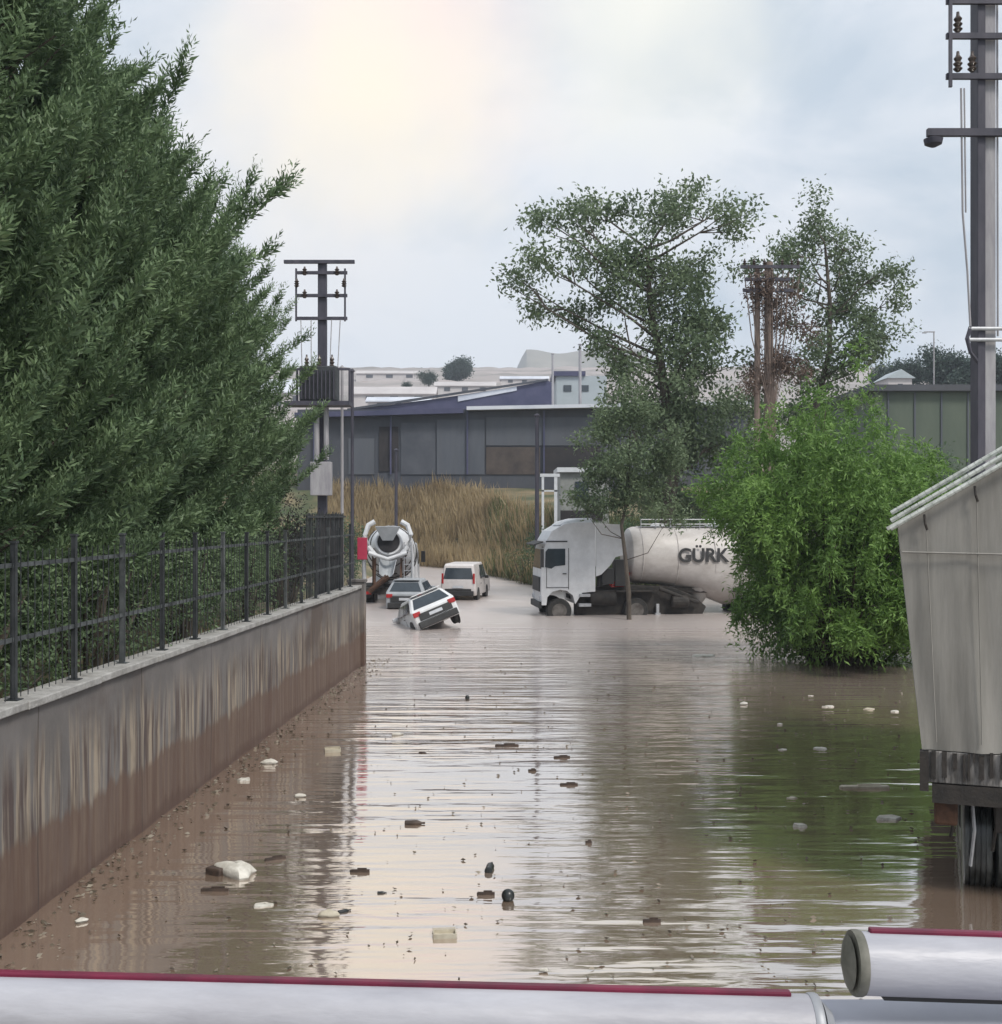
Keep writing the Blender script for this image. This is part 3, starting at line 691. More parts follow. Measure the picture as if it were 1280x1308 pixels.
mb.tube([(rx(1226), -.2, rzz(118)), (rx(1228), -.2, rzz(275))], 0.016, 5); mb.tube([(rx(1272), -.05, rzz(-100)), (rx(1273), -.05, rzz(430))], 0.02, 5)
mb.build('drop_cable', M['pole_grey'], rp_)

# left transformer pole: d = 46
D = 46.0; S = F / D
tp = thing('utility_pole', 'dark transformer pole with ladder-like crossarms rising beside the conifers', 'utility pole', (P(412, 700, D).x, D, 0))
def lx(px): return (px - 412) / S
def lz(py): return CH + (HZ - py) / S
mb = MB(); mb.box((0, 0, (lz(335) - 0.5) / 2), (0.36, 0.36, lz(335) + .5), taper=0.9); mb.build('pole', M['pole_dark'], tp, bevel=.02)
mb = MB(); mb.box((lx(409), -.22, lz(336)), (2.75, 0.14, 0.13)); mb.build('crossarm', M['pole_dark'], tp)
for py in (350, 379, 408):
    mb = MB(); mb.box((0, -.24, lz(py)), (2.0, 0.1, 0.12)); mb.build('crossarm', M['pole_dark'], tp)
for px in (380, 442):
    mb = MB(); mb.box((lx(px), -.3, (lz(345) + lz(412)) / 2), (0.07, 0.06, lz(345) - lz(412))); mb.build('side_strut', M['pole_dark'], tp)
for px, py in ((381, 365), (441, 365), (391, 350), (432, 350), (391, 379), (432, 379)):
    mb = MB(); insulator(mb, (lx(px), -.34, lz(py) - .12), .34, .11); mb.build('insulator', M['insul'], tp, smooth=True)
mb = MB(); mb.box((lx(411), -.55, lz(493)), (1.45, 0.8, 1.35)); mb.build('transformer', M['fence_metal'], tp, bevel=.05)
mb = MB()
for k in range(9): mb.box((lx(411) - .62 + k * .155, -1.0, lz(495)), (.04, .12, 1.1))
mb.build('cooling_fins', M['pole_dark'], tp)
for px in (395, 411, 427):
    mb = MB(); insulator(mb, (lx(px), -.6, lz(472)), .5, .1); mb.build('insulator', M['insul'], tp, smooth=True)
mb = MB(); mb.box((lx(410), -.55, lz(518)), (2.5, 1.1, 0.16)); mb.build('platform', M['pole_dark'], tp)
for px in (383, 449):
    mb = MB(); mb.box((lx(px), -.6, (lz(473) + lz(518)) / 2), (.08, .08, lz(473) - lz(518))); mb.build('rail_post', M['pole_dark'], tp)
mb = MB(); mb.box((lx(412), -.6, lz(474)), (2.3, .06, .09)); mb.build('rail', M['pole_dark'], tp)
for px in (407, 419):
    mb = MB(); mb.tube([(lx(px), -.45, lz(522)), (lx(px), -.45, lz(588))], .1, 8); mb.build('conduit', M['pole_grey'], tp)
mb = MB(); mb.box((lx(413), -.5, lz(612)), (.8, .45, 1.3)); mb.build('meter_box', M['pole_grey'], tp, bevel=.02)
mb = MB()
for px in (386, 399, 425, 436): mb.tube([(lx(px), -.3, lz(410)), (lx(px) * .9, -.5, lz(474))], .018, 4)
mb.build('drop_cable', M['pole_grey'], tp)

# brown pole with hanging cables, between the tall trees
D = 52.0; S = F / D
bp = thing('utility_pole', 'brown wooden pole with crossarm and fanned cables between the two tall trees', 'utility pole', (P(982, 700, D).x, D, 0))
def bx_(px): return (px - 982) / S
def bz(py): return CH + (HZ - py) / S
mb = MB(); mb.tube([(0, 0, -.5), (0, 0, bz(335))], [.26, .18], 10); mb.build('pole', M['dry_wood'], bp)
mb = MB(); mb.tube([(bx_(968), .1, 0), (bx_(968), .1, bz(340))], [.16, .12], 8); mb.build('second_pole', M['dry_wood'], bp)
for py, a, b_ in ((342, 945, 1020), (372, 948, 1012), (358, 950, 1008)):
    mb = MB(); mb.box(((bx_(a) + bx_(b_)) / 2, -.2, bz(py)), (bx_(b_) - bx_(a), .12, .14)); mb.build('crossarm', M['pole_dark'], bp)
for px in (950, 962, 975, 998, 1010, 1018):
    mb = MB(); insulator(mb, (bx_(px), -.2, bz(341)), .32, .09); mb.build('insulator', M['insul'], bp, smooth=True)
mb = MB()
for k in range(11):
    a = 950 + k * 7; mb.tube([(bx_(a), -.2, bz(345 + rng.uniform(0, 8))), (bx_(a + (985 - a) * .25), -.2, bz(430)), (bx_(985 + (a - 985) * .15), -.2, bz(515)), (bx_(985 + (a - 985) * .1), -.15, bz(600))], rng.choice([.015, .025, .035]), 4)
mb.build('hanging_cables', M['dry_wood'], bp)
cl = [((bx_(rng.uniform(955, 1025)), rng.uniform(-.2, .8), bz(rng.uniform(360, 490))), rng.uniform(.35, .6)) for _ in range(16)]
cl = [c for c in cl if abs(c[0][0]) < 1.7]
quads_obj('dead_vine', clump_leaves(cl, 1200, .22, .07, .5), M['brown_leaf'], bp)

# plain posts
def post(label, px, ptop, d, r_, m='pole_dark', zb=-.6, extra=None):
    p = P(px, 700, d); t = thing('steel_pole', label, 'pole', (p.x, d, 0))
    mb = MB(); mb.tube([(0, 0, zb), (0, 0, CH + (HZ - ptop) * d / F)], [r_, r_ * .8], 10); mb.build('shaft', M[m], t, smooth=True)
    mb = MB(); mb.lathe([(0, r_ * 1.3), (.05, r_ * 1.3), (.12, r_ * .6), (.14, .01)], (0, 0, CH + (HZ - ptop) * d / F - .03), (0, 0, 1), 10); mb.build('cap', M[m], t)
    if extra: extra(t, d)
    return t
def bend(t, d):
    mb = MB(); mb.box((0, -.12, 1.6), (.32, .1, .5)); mb.build('junction_box', M['galv'], t, bevel=.02)
post('thick dark pole standing in the water left of the lorry cab', 686, 531, 57, .12, extra=bend)
post('slim dark pole beyond the mixer truck in front of the dark shed', 506, 575, 74, .12, zb=-.7)
post('slim grey post immediately right of the transformer pole', 437, 470, 47, .07, 'pole_grey')
post('short dark post to the right of the transformer platform', 450, 474, 48.5, .08)
post('thin far pole left of the pale box on the shed roof line', 706, 452, 140, .16, 'pole_grey', 8)
post('thin far pole above the pale box on the shed roof line', 741, 440, 145, .22, 'pole_grey', 8)

def lamp_extra(t, d):
    top = CH + (HZ - 424) * d / F
    mb = MB(); mb.box((-.6, 0, top), (1.3, .2, .12)); mb.build('lamp_arm', M['pole_grey'], t)
    mb = MB(); mb.box((-1.2, 0, top - .1), (.5, .3, .14)); mb.build('lamp_head', M['galv'], t)
post('far street lamp above the dark trees on the right skyline', 1193, 424, 150, .1, 'pole_grey', 8, lamp_extra)

# ------------------------------------------------------------------ buildings
M['shed_dark'] = mat('shed_blue_grey', (0.04, 0.045, 0.058), (0.07, 0.078, 0.098), rough=0.7, scale=.25, stretch=(1, 1, .5), dirt=(.1, .09, .08), dirt_amt=.4)
M['shed_mid'] = mat('shed_grey_panel', (0.07, 0.08, 0.10), (0.10, 0.11, 0.13), rough=0.7, scale=.4, stretch=(1, 1, .2), dirt=(.08, .08, .08), dirt_amt=.5)
M['shed_panel2'] = mat('shed_slate_panel', (0.055, 0.062, 0.078), (0.085, 0.092, 0.11), rough=0.7, scale=.5)
M['opening'] = mat('dark_opening', (0.018, 0.017, 0.02), (0.04, 0.035, 0.035), rough=.9, scale=.5)
M['brown_wall'] = mat('brown_wall', (0.05, 0.042, 0.04), (0.1, 0.08, 0.07), rough=.9, scale=.5)
M['roof_blue'] = mat('roof_violet_blue', (0.04, 0.045, 0.10), (0.075, 0.075, 0.14), rough=.5, scale=.4)
M['roof_white'] = mat('roof_white_sheet', (0.52, 0.55, 0.62), (0.68, 0.7, 0.75), rough=.5, scale=.3, stretch=(1, .2, 1))
M['far_white'] = mat('far_pale_cladding', (0.45, 0.42, 0.42), (0.6, 0.57, 0.56), rough=.7, scale=.1)
M['teal_pale'] = mat('pale_teal_cladding', (0.35, 0.4, 0.42), (0.42, 0.47, 0.5), rough=.6, scale=.2)
M['green_wall'] = mat('green_grey_cladding', (0.075, 0.10, 0.075), (0.11, 0.135, 0.10), rough=.7, scale=.3, stretch=(1, 1, .3))
M['plaster'] = mat('pale_grey_plaster', (0.25, 0.26, 0.25), (0.36, 0.37, 0.36), rough=.85, scale=.8, dirt=(.12, .12, .1), dirt_amt=.6)
M['white_frame'] = mat('white_frame', (0.6, 0.62, 0.65), (0.7, 0.72, 0.75), rough=.5)

def pbox(mb, px0, px1, py0, py1, d, depth=0.3, org=(0, 0, 0)):
    a = P(px0, py1, d) - Vector(org); b = P(px1, py0, d) - Vector(org)
    mb.box(((a.x + b.x) / 2, a.y + depth / 2, (a.z + b.z) / 2), (b.x - a.x, depth, b.z - a.z)); return mb
D = 118; org = Vector((0, D, 0))
bd = thing('industrial_shed', 'long dark blue-grey industrial shed with pale roof edge above the dry reeds', 'building', org)
pbox(MB(), 380, 960, 523, 640, D, 26, org).build('wall', M['shed_dark'], bd)
for a, b_, t, u, mm, nm in ((512, 556, 540, 606, 'shed_panel2', 'wall_panel'), (558, 619, 536, 606, 'shed_mid', 'wall_panel'), (621, 768, 533, 569, 'shed_mid', 'wall_panel'), (621, 690, 571, 606, 'brown_wall', 'lower_panel'),
                        (694, 768, 571, 606, 'opening', 'lower_panel'), (484, 509, 545, 602, 'opening', 'doorway'), (772, 860, 533, 606, 'shed_panel2', 'wall_panel'), (868, 955, 533, 606, 'shed_mid', 'wall_panel'), (445, 478, 560, 606, 'shed_mid', 'wall_panel')):
    pbox(MB(), a, b_, t, u, D - .12, .11, org).build(nm, M[mm], bd)
for k in range(6):
    x = 400 + k * 98
    pbox(MB(), x, x + 2, 524, 606, D - .35, .22, org).build('column', M['roof_blue'], bd)
mb = MB()
a = P(596, 519, D - 1.5) - org; b = P(965, 512, D - 1.5) - org
mb.slab([(a.x, a.y, a.z), (b.x, b.y, b.z), (b.x, b.y + 26, b.z + .9), (a.x, a.y + 26, a.z + .9)], (0, 0, -1), .35); mb.build('roof', M['roof_white'], bd)
mb = MB()
a = P(376, 527, D - 1.2) - org; b = P(592, 521, D - 1.2) - org
mb.slab([(a.x, a.y, a.z), (b.x, b.y, b.z), (b.x, b.y + 27, b.z + .3), (a.x, a.y + 27, a.z + .3)], (0, 0, -1), .5); mb.build('roof', M['roof_blue'], bd)

D = 146; org = Vector((0, D, 0))
b2 = thing('sloping_roof_shed', 'violet-blue shed whose roof line climbs to the right behind the long dark shed', 'building', org)
pts = [(446, 540), (446, 524), (560, 509), (640, 497), (700, 486), (707, 490), (707, 540)]
poly = [((p := P(x, y, D)).x, p.z) for x, y in pts]
mb = MB(); mb.prism(poly, 0, 14); mb.build('wall', M['roof_blue'], b2)
mb = MB(); q = [P(x, y, D) - org for x, y in ((585, 506), (660, 494), (660, 499), (585, 513))]; mb.slab(q, (0, -1, 0), .15); mb.build('roof_sheet', M['roof_white'], b2)
mb = MB(); q = [P(x, y, D) - org for x, y in ((444, 522), (700, 484), (700, 486.5), (444, 525))]; mb.slab(q, (0, -1, 0), .4); mb.build('roof_edge', M['shed_dark'], b2)
D = 168; org = Vector((0, D, 0))
b3 = thing('pale_box_building', 'pale teal flat-roofed block left of the tall tree on the skyline', 'building', org)
pbox(MB(), 711, 775, 480, 530, D, 12, org).build('wall', M['teal_pale'], b3)
pbox(MB(), 706, 748, 474, 480, D - .4, 10, org).build('roof', M['roof_blue'], b3)
pbox(MB(), 720, 730, 492, 500, D - .1, .08, org).build('window', M['glass'], b3); pbox(MB(), 742, 752, 492, 500, D - .1, .08, org).build('window', M['glass'], b3)
for i, (a, b_, t, u, D, lab) in enumerate([
    (452, 555, 493, 515, 235, 'long low pinkish white shed on the slope right of the transformer'),
    (470, 548, 507, 520, 205, 'low pale shed in front of the long pinkish white shed on the slope'),
    (556, 632, 487, 500, 300, 'pale shed on the slope beneath the lone skyline tree'),
    (320, 392, 484, 520, 240, 'pale shed on the slope left of the transformer pole'),
    (455, 540, 472, 483, 420, 'highest long pale shed on the slope near the skyline'),
    (640, 700, 480, 489, 330, 'small white shed on the slope above the violet-blue roof')]):
    org = P((a + b_) / 2, u, D); bb = thing('farm_shed', lab, 'building', org, group='pale sheds on the far slope')
    s = F / D; w_ = (b_ - a) / s; h_ = (u - t) / s; dp = w_ * .4
    mb = MB(); mb.box((0, dp / 2, h_ * .25 - 2), (w_, dp, h_ * .5 + 4)); mb.build('wall', M['far_white'], bb)
    mb = MB(); mb.slab([(-w_ / 2 - .4, -.4, h_ * .5), (w_ / 2 + .4, -.4, h_ * .5), (w_ / 2 + .4, dp / 2, h_), (-w_ / 2 - .4, dp / 2, h_)], (0, 0, 1), .2)
    mb.slab([(-w_ / 2 - .4, dp / 2, h_), (w_ / 2 + .4, dp / 2, h_), (w_ / 2 + .4, dp, h_ * .5), (-w_ / 2 - .4, dp, h_ * .5)], (0, 0, 1), .2); mb.build('roof', M['roof_white'] if i % 2 else M['far_white'], bb)
    for k in range(3):
        mb = MB(); mb.box((-w_ * .3 + k * w_ * .3, -.06, h_ * .22), (w_ * .1, .1, h_ * .35)); mb.build('door', M['shed_mid'], bb)

D = 95; org = Vector((0, D, 0))
b4 = thing('green_shed', 'green-grey shed with a dark eave behind the bright green bush on the right', 'building', org)
pbox(MB(), 1118, 1330, 500, 665, D, 20, org).build('wall', M['green_wall'], b4)
pbox(MB(), 1110, 1336, 491, 499, D - .6, 21, org).build('roof', M['shed_dark'], b4)
for k in range(6): pbox(MB(), 1134 + k * 34, 1136 + k * 34, 501, 660, D - .1, .09, org).build('seam_post', M['shed_mid'], b4)
D = 170; org = P(1150, 492, D)
b5 = thing('pale_house', 'small pale house with sloping roof at the right skyline', 'house', org)
mb = MB(); mb.box((0, 3, -2), (3.4, 6, 6)); mb.build('wall', M['far_white'], b5)
mb = MB(); mb.prism([(-2.1, 1), (2.1, 1), (0, 2.3)], -.4, 6.4); mb.build('roof', M['teal_pale'], b5)
mb = MB(); mb.box((0, -.04, -.2), (.7, .06, .8)); mb.build('window', M['glass'], b5)

D = 76; org = Vector((0, D, 0))
b6 = thing('site_cabin', 'small grey cabin with white porch frame behind the lorry cab', 'cabin', org)
pbox(MB(), 716, 778, 603, 690, D, 5, org).build('wall', M['plaster'], b6)
pbox(MB(), 712, 782, 597, 603, D - .3, 5.6, org).build('roof', M['white_frame'], b6)
pbox(MB(), 716, 770, 652, 664, D - .1, .09, org).build('dark_band', M['opening'], b6)
pbox(MB(), 735, 752, 615, 640, D - .1, .09, org).build('window', M['glass'], b6)
mb = MB(); pbox(mb, 692, 695, 608, 690, D - .4, .16, org); pbox(mb, 708, 712, 608, 690, D - .4, .16, org); pbox(mb, 690, 715, 605, 609, D - .42, .2, org); pbox(mb, 692, 712, 626, 628, D - .4, .1, org)
mb.build('porch_frame', M['white_frame'], b6)

# ------------------------------------------------------------------ far trees, bank shrubs, reeds
for i, (px, py, wpx, D, lab) in enumerate([
    (583, 471, 34, 420, 'lone round tree on the skyline left of centre'), (548, 482, 20, 330, 'small dark tree on the far slope left of centre'),
    (520, 492, 16, 300, 'small bush-like tree beside the long pinkish shed'), (1165, 478, 44, 190, 'dark tree on the right skyline left of the street lamp'),
    (1205, 474, 52, 185, 'dark round tree on the right skyline under the street lamp'), (1245, 476, 50, 180, 'dark tree on the skyline behind the right pole'),
    (1130, 482, 36, 200, 'dark tree on the right skyline behind the pale house'), (1290, 474, 50, 180, 'dark tree at the right edge of the skyline')]):
    s = F / D; base = P(px, py, D); gz0 = float(terrain(base.x, D)); c = base.z - gz0; r_ = wpx / s / 2
    root = thing('distant_tree', lab, 'tree', (base.x, D, gz0), group='trees on the skyline')
    mb = MB(); mb.tube([(0, 0, -.5), (0, 0, c)], [r_ * .12, r_ * .05], 6); mb.build('trunk', M['bark'], root)
    cl = [((rng.gauss(0, .4) * r_, rng.gauss(0, .3) * r_, c + rng.gauss(-.15, .3) * r_), r_ * rng.uniform(.4, .6)) for _ in range(9)]
    quads_obj('crown', clump_leaves(cl, 300 * min(1, (4 / r_) ** 2) + 40, r_ * .16, r_ * .09, 0), M['far_leaf'], root)

for i, (x, y, W, H, mm, lab) in enumerate([
    (-8.2, 39, 1.6, 3.6, 'dark_shrub', 'dark brown shrub past the end of the stained wall'), (-8.8, 45, 1.8, 4.2, 'dark_shrub', 'tall dark shrub under the transformer pole'),
    (-9.6, 52, 1.8, 4.0, 'olive_leaf', 'dull green shrub on the left bank beside the mixer truck'), (-9.6, 64, 2.2, 4.0, 'olive_leaf', 'dull green shrub on the left bank behind the mixer truck'),
    (3.6, 66, 2.2, 3.6, 'olive_leaf', 'green shrub on the bank behind the lorry cab'), (7.5, 62, 2.5, 5.0, 'olive_leaf', 'tall green shrub on the bank behind the front of the tank'),
    (11.5, 61, 2.6, 6.0, 'olive_leaf', 'tall green shrub on the bank behind the middle of the tank'), (15.5, 62, 3.0, 7.0, 'olive_leaf', 'green shrub on the bank behind the bright bush, left side'),
    (20, 58, 3.2, 7.5, 'olive_leaf', 'green shrub on the bank behind the bright bush, right side'), (1.5, 72, 1.2, 2.0, 'weed', 'low weedy shrub at the water edge right of the reeds'),
    (17.5, 38, 2.5, 6.0, 'olive_leaf', 'green shrub between the bright bush and the right pole'), (21, 34, 2.5, 5.5, 'olive_leaf', 'green shrub behind the right pole')]):
    z0 = max(0.0, float(terrain(x, y)))
    r = random.Random(i + 90)
    cl = [((r.uniform(-1, 1) * W * .7, r.uniform(-1, 1) * W * .6, r.uniform(.15, .85) * H), W * r.uniform(.35, .5)) for _ in range(12)]
    shrub('bank_shrub', lab, 'shrub', (x, y, z0), cl, 420, .17, .075, M[mm], .2, group='shrubs on the banks')

def blades(n, region, hmin, hmax, wmin, wmax, tuft, m, name, kindlabel):
    Q = []
    nt_ = n // tuft
    X, Y = region(nt_)
    X = np.repeat(X, tuft) + nr.normal(size=nt_ * tuft) * .25; Y = np.repeat(Y, tuft) + nr.normal(size=nt_ * tuft) * .25
    Z = np.maximum(terrain(X, Y), 0) - .05
    k = len(X); hh = nr.uniform(hmin, hmax, k) * np.repeat(nr.uniform(.55, 1.15, nt_), tuft)
    d = np.stack([nr.normal(size=k) * .22, nr.normal(size=k) * .22, np.ones(k)], -1)
    o = quads_obj(name, leaf_quads(np.stack([X, Y, Z], -1), d, hh, nr.uniform(wmin, wmax, k)), m)
    return tag(o, kindlabel, 'plants', kind='stuff')
def reg(xa, xb, t0, t1):
    def f(n):
        x = nr.uniform(xa, xb, n); y0 = np.interp(x, [-9, -8, -2.5, 2.3, 6], [100, 99, 90, 69, 57]); return x, y0 + 22 * nr.uniform(t0, t1, n)
    return f
blades(30000, reg(-17, 3.5, .0, 1.0), 0.9, 2.3, .05, .13, 12, M['reed'], 'reeds', 'tall dry yellow-brown reeds on the slope below the dark shed')
blades(9000, reg(-1, 5, -.02, .9), .7, 2.0, .05, .12, 12, M['weed'], 'weeds', 'green weeds on the slope at the right end of the reeds')
blades(9000, lambda n: (nr.uniform(4, 26, n), nr.uniform(60, 90, n)), .5, 1.3, .05, .12, 12, M['weed'], 'grass', 'green grass on the bank behind the tanker truck')

# ------------------------------------------------------------------ vehicles
def loft(prof, hw, slices=(-1, -.93, .93, 1), k=.97):
    """closed side profile (x,z) carried across the width; hw(z) gives the half width"""
    mb = MB(); cx = sum(p[0] for p in prof) / len(prof); cz = sum(p[1] for p in prof) / len(prof); n = len(prof); vs = []
    for s in slices:
        q = k if abs(s) > .99 else 1
        vs += [(cx + (x - cx) * q, s * hw(z), cz + (z - cz) * q) for x, z in prof]
    fs = [tuple(range(n)), tuple(range((len(slices) - 1) * n, len(slices) * n))]
    for a in range(len(slices) - 1):
        for i in range(n): fs.append((a * n + i, a * n + (i + 1) % n, (a + 1) * n + (i + 1) % n, (a + 1) * n + i))
    return mb.add(vs, fs)
def wheel(parent, c, r_, w_, hubside=0):
    mb = MB(); x, y, z = c
    mb.lathe([(0, r_ * .62), (0, r_ * .93), (w_ * .15, r_), (w_ * .3, r_ * .985), (w_ * .35, r_), (w_ * .65, r_), (w_ * .7, r_ * .985), (w_ * .85, r_), (w_, r_ * .93), (w_, r_ * .62)], (x, y - w_ / 2, z), (0, 1, 0), 28)
    o = mb.build('wheel', M['tyre'], parent, smooth=True)
    m2 = MB(); m2.lathe([(0, r_ * .6), (0.02, r_ * .55), (w_ * .3, r_ * .5), (w_ * .5, r_ * .2), (w_ * .5, .01)], (x, y - w_ / 2 - .012, z), (0, 1, 0), 20)
    m2.lathe([(0, r_ * .6), (0.02, r_ * .55), (w_ * .3, r_ * .5), (w_ * .4, r_ * .2), (w_ * .4, .01)], (x, y + w_ / 2 + .012, z), (0, -1, 0), 20)
    m2.build('rim', M['rim'], o, smooth=True); return o

def hatchback(label, mtx, paint, cat='car', van=False):
    """x forward, rear bumper at x = 0, wheels touch z = 0"""
    t = thing('van' if van else 'hatchback', label, cat); t.rotation_euler = mtx.to_euler(); t.location = mtx.to_translation()
    if van:
        prof = [(.05, .3), (0, .55), (.03, 1.05), (.14, 1.78), (.3, 1.86), (2.6, 1.88), (3.3, 1.25), (4.1, 1.05), (4.3, .6), (4.25, .3)]; W = .88; belt = 1.08; topw = .72; ztop = 1.88
        rw = [(.045, 1.12), (.13, 1.66)]; ww = [(2.68, 1.82), (3.26, 1.3)]
    else:
        prof = [(.06, .28), (0, .5), (.0, .92), (.1, 1.0), (.42, 1.42), (.62, 1.49), (2.1, 1.5), (2.95, 1.02), (3.8, .88), (3.98, .6), (3.94, .28)]; W = .86; belt = .98; topw = .62; ztop = 1.5
        rw = [(.12, 1.02), (.40, 1.39)]; ww = [(2.16, 1.46), (2.88, 1.06)]
    def hw(z): return W if z <= belt else W + (topw - W) * (z - belt) / (ztop - belt)
    loft(prof, hw).build('body', paint, t, bevel=.03)
    def endglass(w2, nm, sgn):
        (xa, za), (xb, zb) = w2; ya, yb = hw(za) - .13, hw(zb) - .13
        n_ = Vector((-(zb - za), 0, xb - xa)) if sgn < 0 else Vector((abs(zb - za), 0, abs(xb - xa)))
        n_.normalize(); off = n_ * .006
        q = [Vector((xa, -ya, za)) + off, Vector((xa, ya, za)) + off, Vector((xb, yb, zb)) + off, Vector((xb, -yb, zb)) + off]
        mb = MB(); mb.slab(q, n_, .012); mb.build(nm, M['glass'], t)
    endglass(rw, 'rear_window', -1); endglass([ww[1], ww[0]], 'windscreen', 1)
    for s in (-1, 1):
        spans = [(.62, 1.3), (1.38, 2.1), (2.18, 2.62)] if not van else [(1.55, 2.35), (2.43, 2.95)]
        for i, (a, b_) in enumerate(spans):
            za, zb = belt + .06, ztop - .12
            sh = .28 if i == len(spans) - 1 else 0
            q = [Vector((a, s * (hw(za) + .004), za)), Vector((b_, s * (hw(za) + .004), za)), Vector((b_ - sh, s * (hw(zb) + .004), zb)), Vector((a + .03, s * (hw(zb) + .004), zb))]
            mb = MB(); mb.slab(q, (0, s, .2), .01); mb.build('side_window', M['glass'], t)
        mb = MB(); mb.box((2.62, s * (W + .09), belt + .05), (.12, .2, .15)); mb.build('mirror', paint if not van else M['black_plastic'], t, bevel=.03)
        mb = MB()
        if van: mb.box((.01, s * .78, 1.15), (.05, .1, .5))
        else: mb.box((-.005, s * .7, .84), (.06, .28, .17))
        mb.build('tail_light', M['red_light'], t, bevel=.015)
        mb = MB(); mb.box((prof[-2][0] - .1, s * .62, .68), (.14, .34, .15)); mb.build('headlight', M['clear_lens'], t, bevel=.02)
        mb = MB(); mb.box((1.34 if not van else 2.39, s * (W + .002), .72), (.012, .006, .55)); mb.box((1.45, s * (W + .012), .86), (.16, .02, .03)); mb.build('door_trim', M['black_plastic'], t)
        for xw in (.72, 3.2):
            wheel(t, (xw, s * (W - .1), .31), .31, .2)
            mb = MB(); mb.lathe([(0, .37), (.015, .37)], (xw, s * (W - .005) - .0075, .33), (0, 1, 0), 22); mb.build('wheel_arch', M['black_plastic'], t)
    mb = MB(); mb.box((-.03, 0, .42), (.1, 1.55, .24)); mb.build('rear_bumper', M['black_plastic'], t, bevel=.03)
    mb = MB(); mb.box((prof[-2][0] + .0, 0, .42), (.1, 1.5, .22)); mb.build('front_bumper', M['black_plastic'], t, bevel=.03)
    mb = MB(); mb.box((-.035, 0, .74 if van else .7), (.03, .52, .115)); mb.build('number_plate', M['clear_lens'], t)
    mb = MB(); mb.box((-.01, 0, .70 if not van else .58), (.05, 1.3, .26 if not van else .13)); mb.build('rear_trim', M['black_plastic'], t)
    if not van:
        mb = MB(); mb.box((.5, 0, 1.52), (.3, 1.15, .03)); mb.build('roof_spoiler', paint, t, bevel=.01)
    return t
def pose(x, y, z, heading, roll=0, pitch=0):      # heading: degrees clockwise from straight ahead
    return Matrix.Translation((x, y, z)) @ Matrix.Rotation(R(90 - heading), 4, 'Z') @ Matrix.Rotation(R(pitch), 4, 'Y') @ Matrix.Rotation(R(roll), 4, 'X')
hatchback('white hatchback tilted on its side in the flood, left wheels sunk', pose(-2.1, 42.6, .03, -16, -21, 11), M['car_white'])
hatchback('grey hatchback half hidden between the tilted white car and the mixer truck', pose(-4.25, 52, -.25, 4, 0, -1), M['grey_paint'])
hatchback('pale van seen from behind, standing in the water near the reeds', pose(-2.1, 57.5, -.08, 9, 0, 0), M['van_paint'], 'van', True)

# concrete mixer truck, seen from behind
t = thing('mixer_truck', 'dirty white concrete mixer truck seen from behind at the end of the wall', 'mixer truck', (-5.35, 55.5, -.35), R(90 + 2))
mb = MB(); mb.box((4.2, .42, 1.0), (8.2, .14, .28)); mb.box((4.2, -.42, 1.0), (8.2, .14, .28)); mb.box((.1, 0, .95), (.2, 2.3, .3)); mb.box((3.0, 0, 1.02), (.3, .7, .2)); mb.build('chassis', M['chassis'], t, bevel=.02)
for xw in (1.3, 2.7, 6.9):
    for s in (-1, 1): wheel(t, (xw, s * .95, .52), .52, .5 if xw < 5 else .3)
for s in (-1, 1):
    mb = MB(); mb.box((2.0, s * 1.0, 1.12), (2.9, .52, .05)); mb.box((.52, s * 1.0, .85), (.04, .5, .55)); mb.build('mudguard', M['chassis'], t)
    mb = MB(); mb.box((.0, s * .95, .85), (.06, .35, .14)); mb.build('tail_light', M['red_light'], t)
    mb = MB(); mb.box((.9, s * .75, 2.0), (.14, .1, 1.9), rot=Matrix.Rotation(R(-12), 3, 'Y')); mb.box((.2, s * .62, 1.9), (.1, .1, 1.7), rot=Matrix.Rotation(R(18), 3, 'Y')); mb.build('drum_support', M['rust'], t)
ax = Vector((5.2, 0, -1.25)).normalized(); p0 = Vector((.55, 0, 3.25))
prof = [(0, .62), (.06, .66), (.7, .88), (1.6, 1.18), (2.4, 1.24), (3.7, 1.2), (4.6, .95), (5.2, .5), (5.3, .05)]
mb = MB(); mb.lathe([(0.35, .4), (.0, .56)] + prof, p0, ax, 30); mb.build('drum', M['white_paint'], t, smooth=True)
mb = MB(); mb.lathe([(0, .5), (.01, .53)], p0 - ax * .02, ax, 24); mb.build('drum_mouth', M['opening'], t)
mb = MB()
u = ax.cross(Vector((0, 1, 0))).normalized()
for sh in (0, math.pi):
    for s0 in range(3):
        q = []
        for k in range(26):
            tt = .75 + s0 * 1.1 + k * .035; r_ = np.interp(tt, [p[0] for p in prof], [p[1] for p in prof]) + .006; a = sh + k * .16 + s0 * 1.3
            q.append(p0 + ax * tt + (Vector((0, 1, 0)) * math.cos(a) + u * math.sin(a)) * r_)
        mb.tube(q, .035, 5)
mb.build('drum_stripe', M['chassis'], t)
mb = MB()
for s in (-1, 1):                                              # white frame horns arching over the drum mouth
    mb.tube([(.15, s * .55, 2.55), (.1, s * .95, 3.05), (.1, s * 1.08, 3.6), (.12, s * .92, 4.05), (.15, s * .62, 4.22)], .12, 8)
    mb.tube([(.4, s * 1.1, 3.4), (.5, s * 1.14, 2.4), (.6, s * 1.12, 1.3)], .07, 6)
mb.tube([(.0, -.9, 2.75), (-.05, 0, 2.45), (.0, .9, 2.75)], .09, 8); mb.build('hopper_frame', M['white_paint'], t, smooth=True)
mb = MB(); a = [(-.35, .55, 4.0), (.35, .55, 4.0), (.35, -.55, 4.0), (-.35, -.55, 4.0)]; b_ = [(-.1, .22, 3.35), (.3, .22, 3.35), (.3, -.22, 3.35), (-.1, -.22, 3.35)]
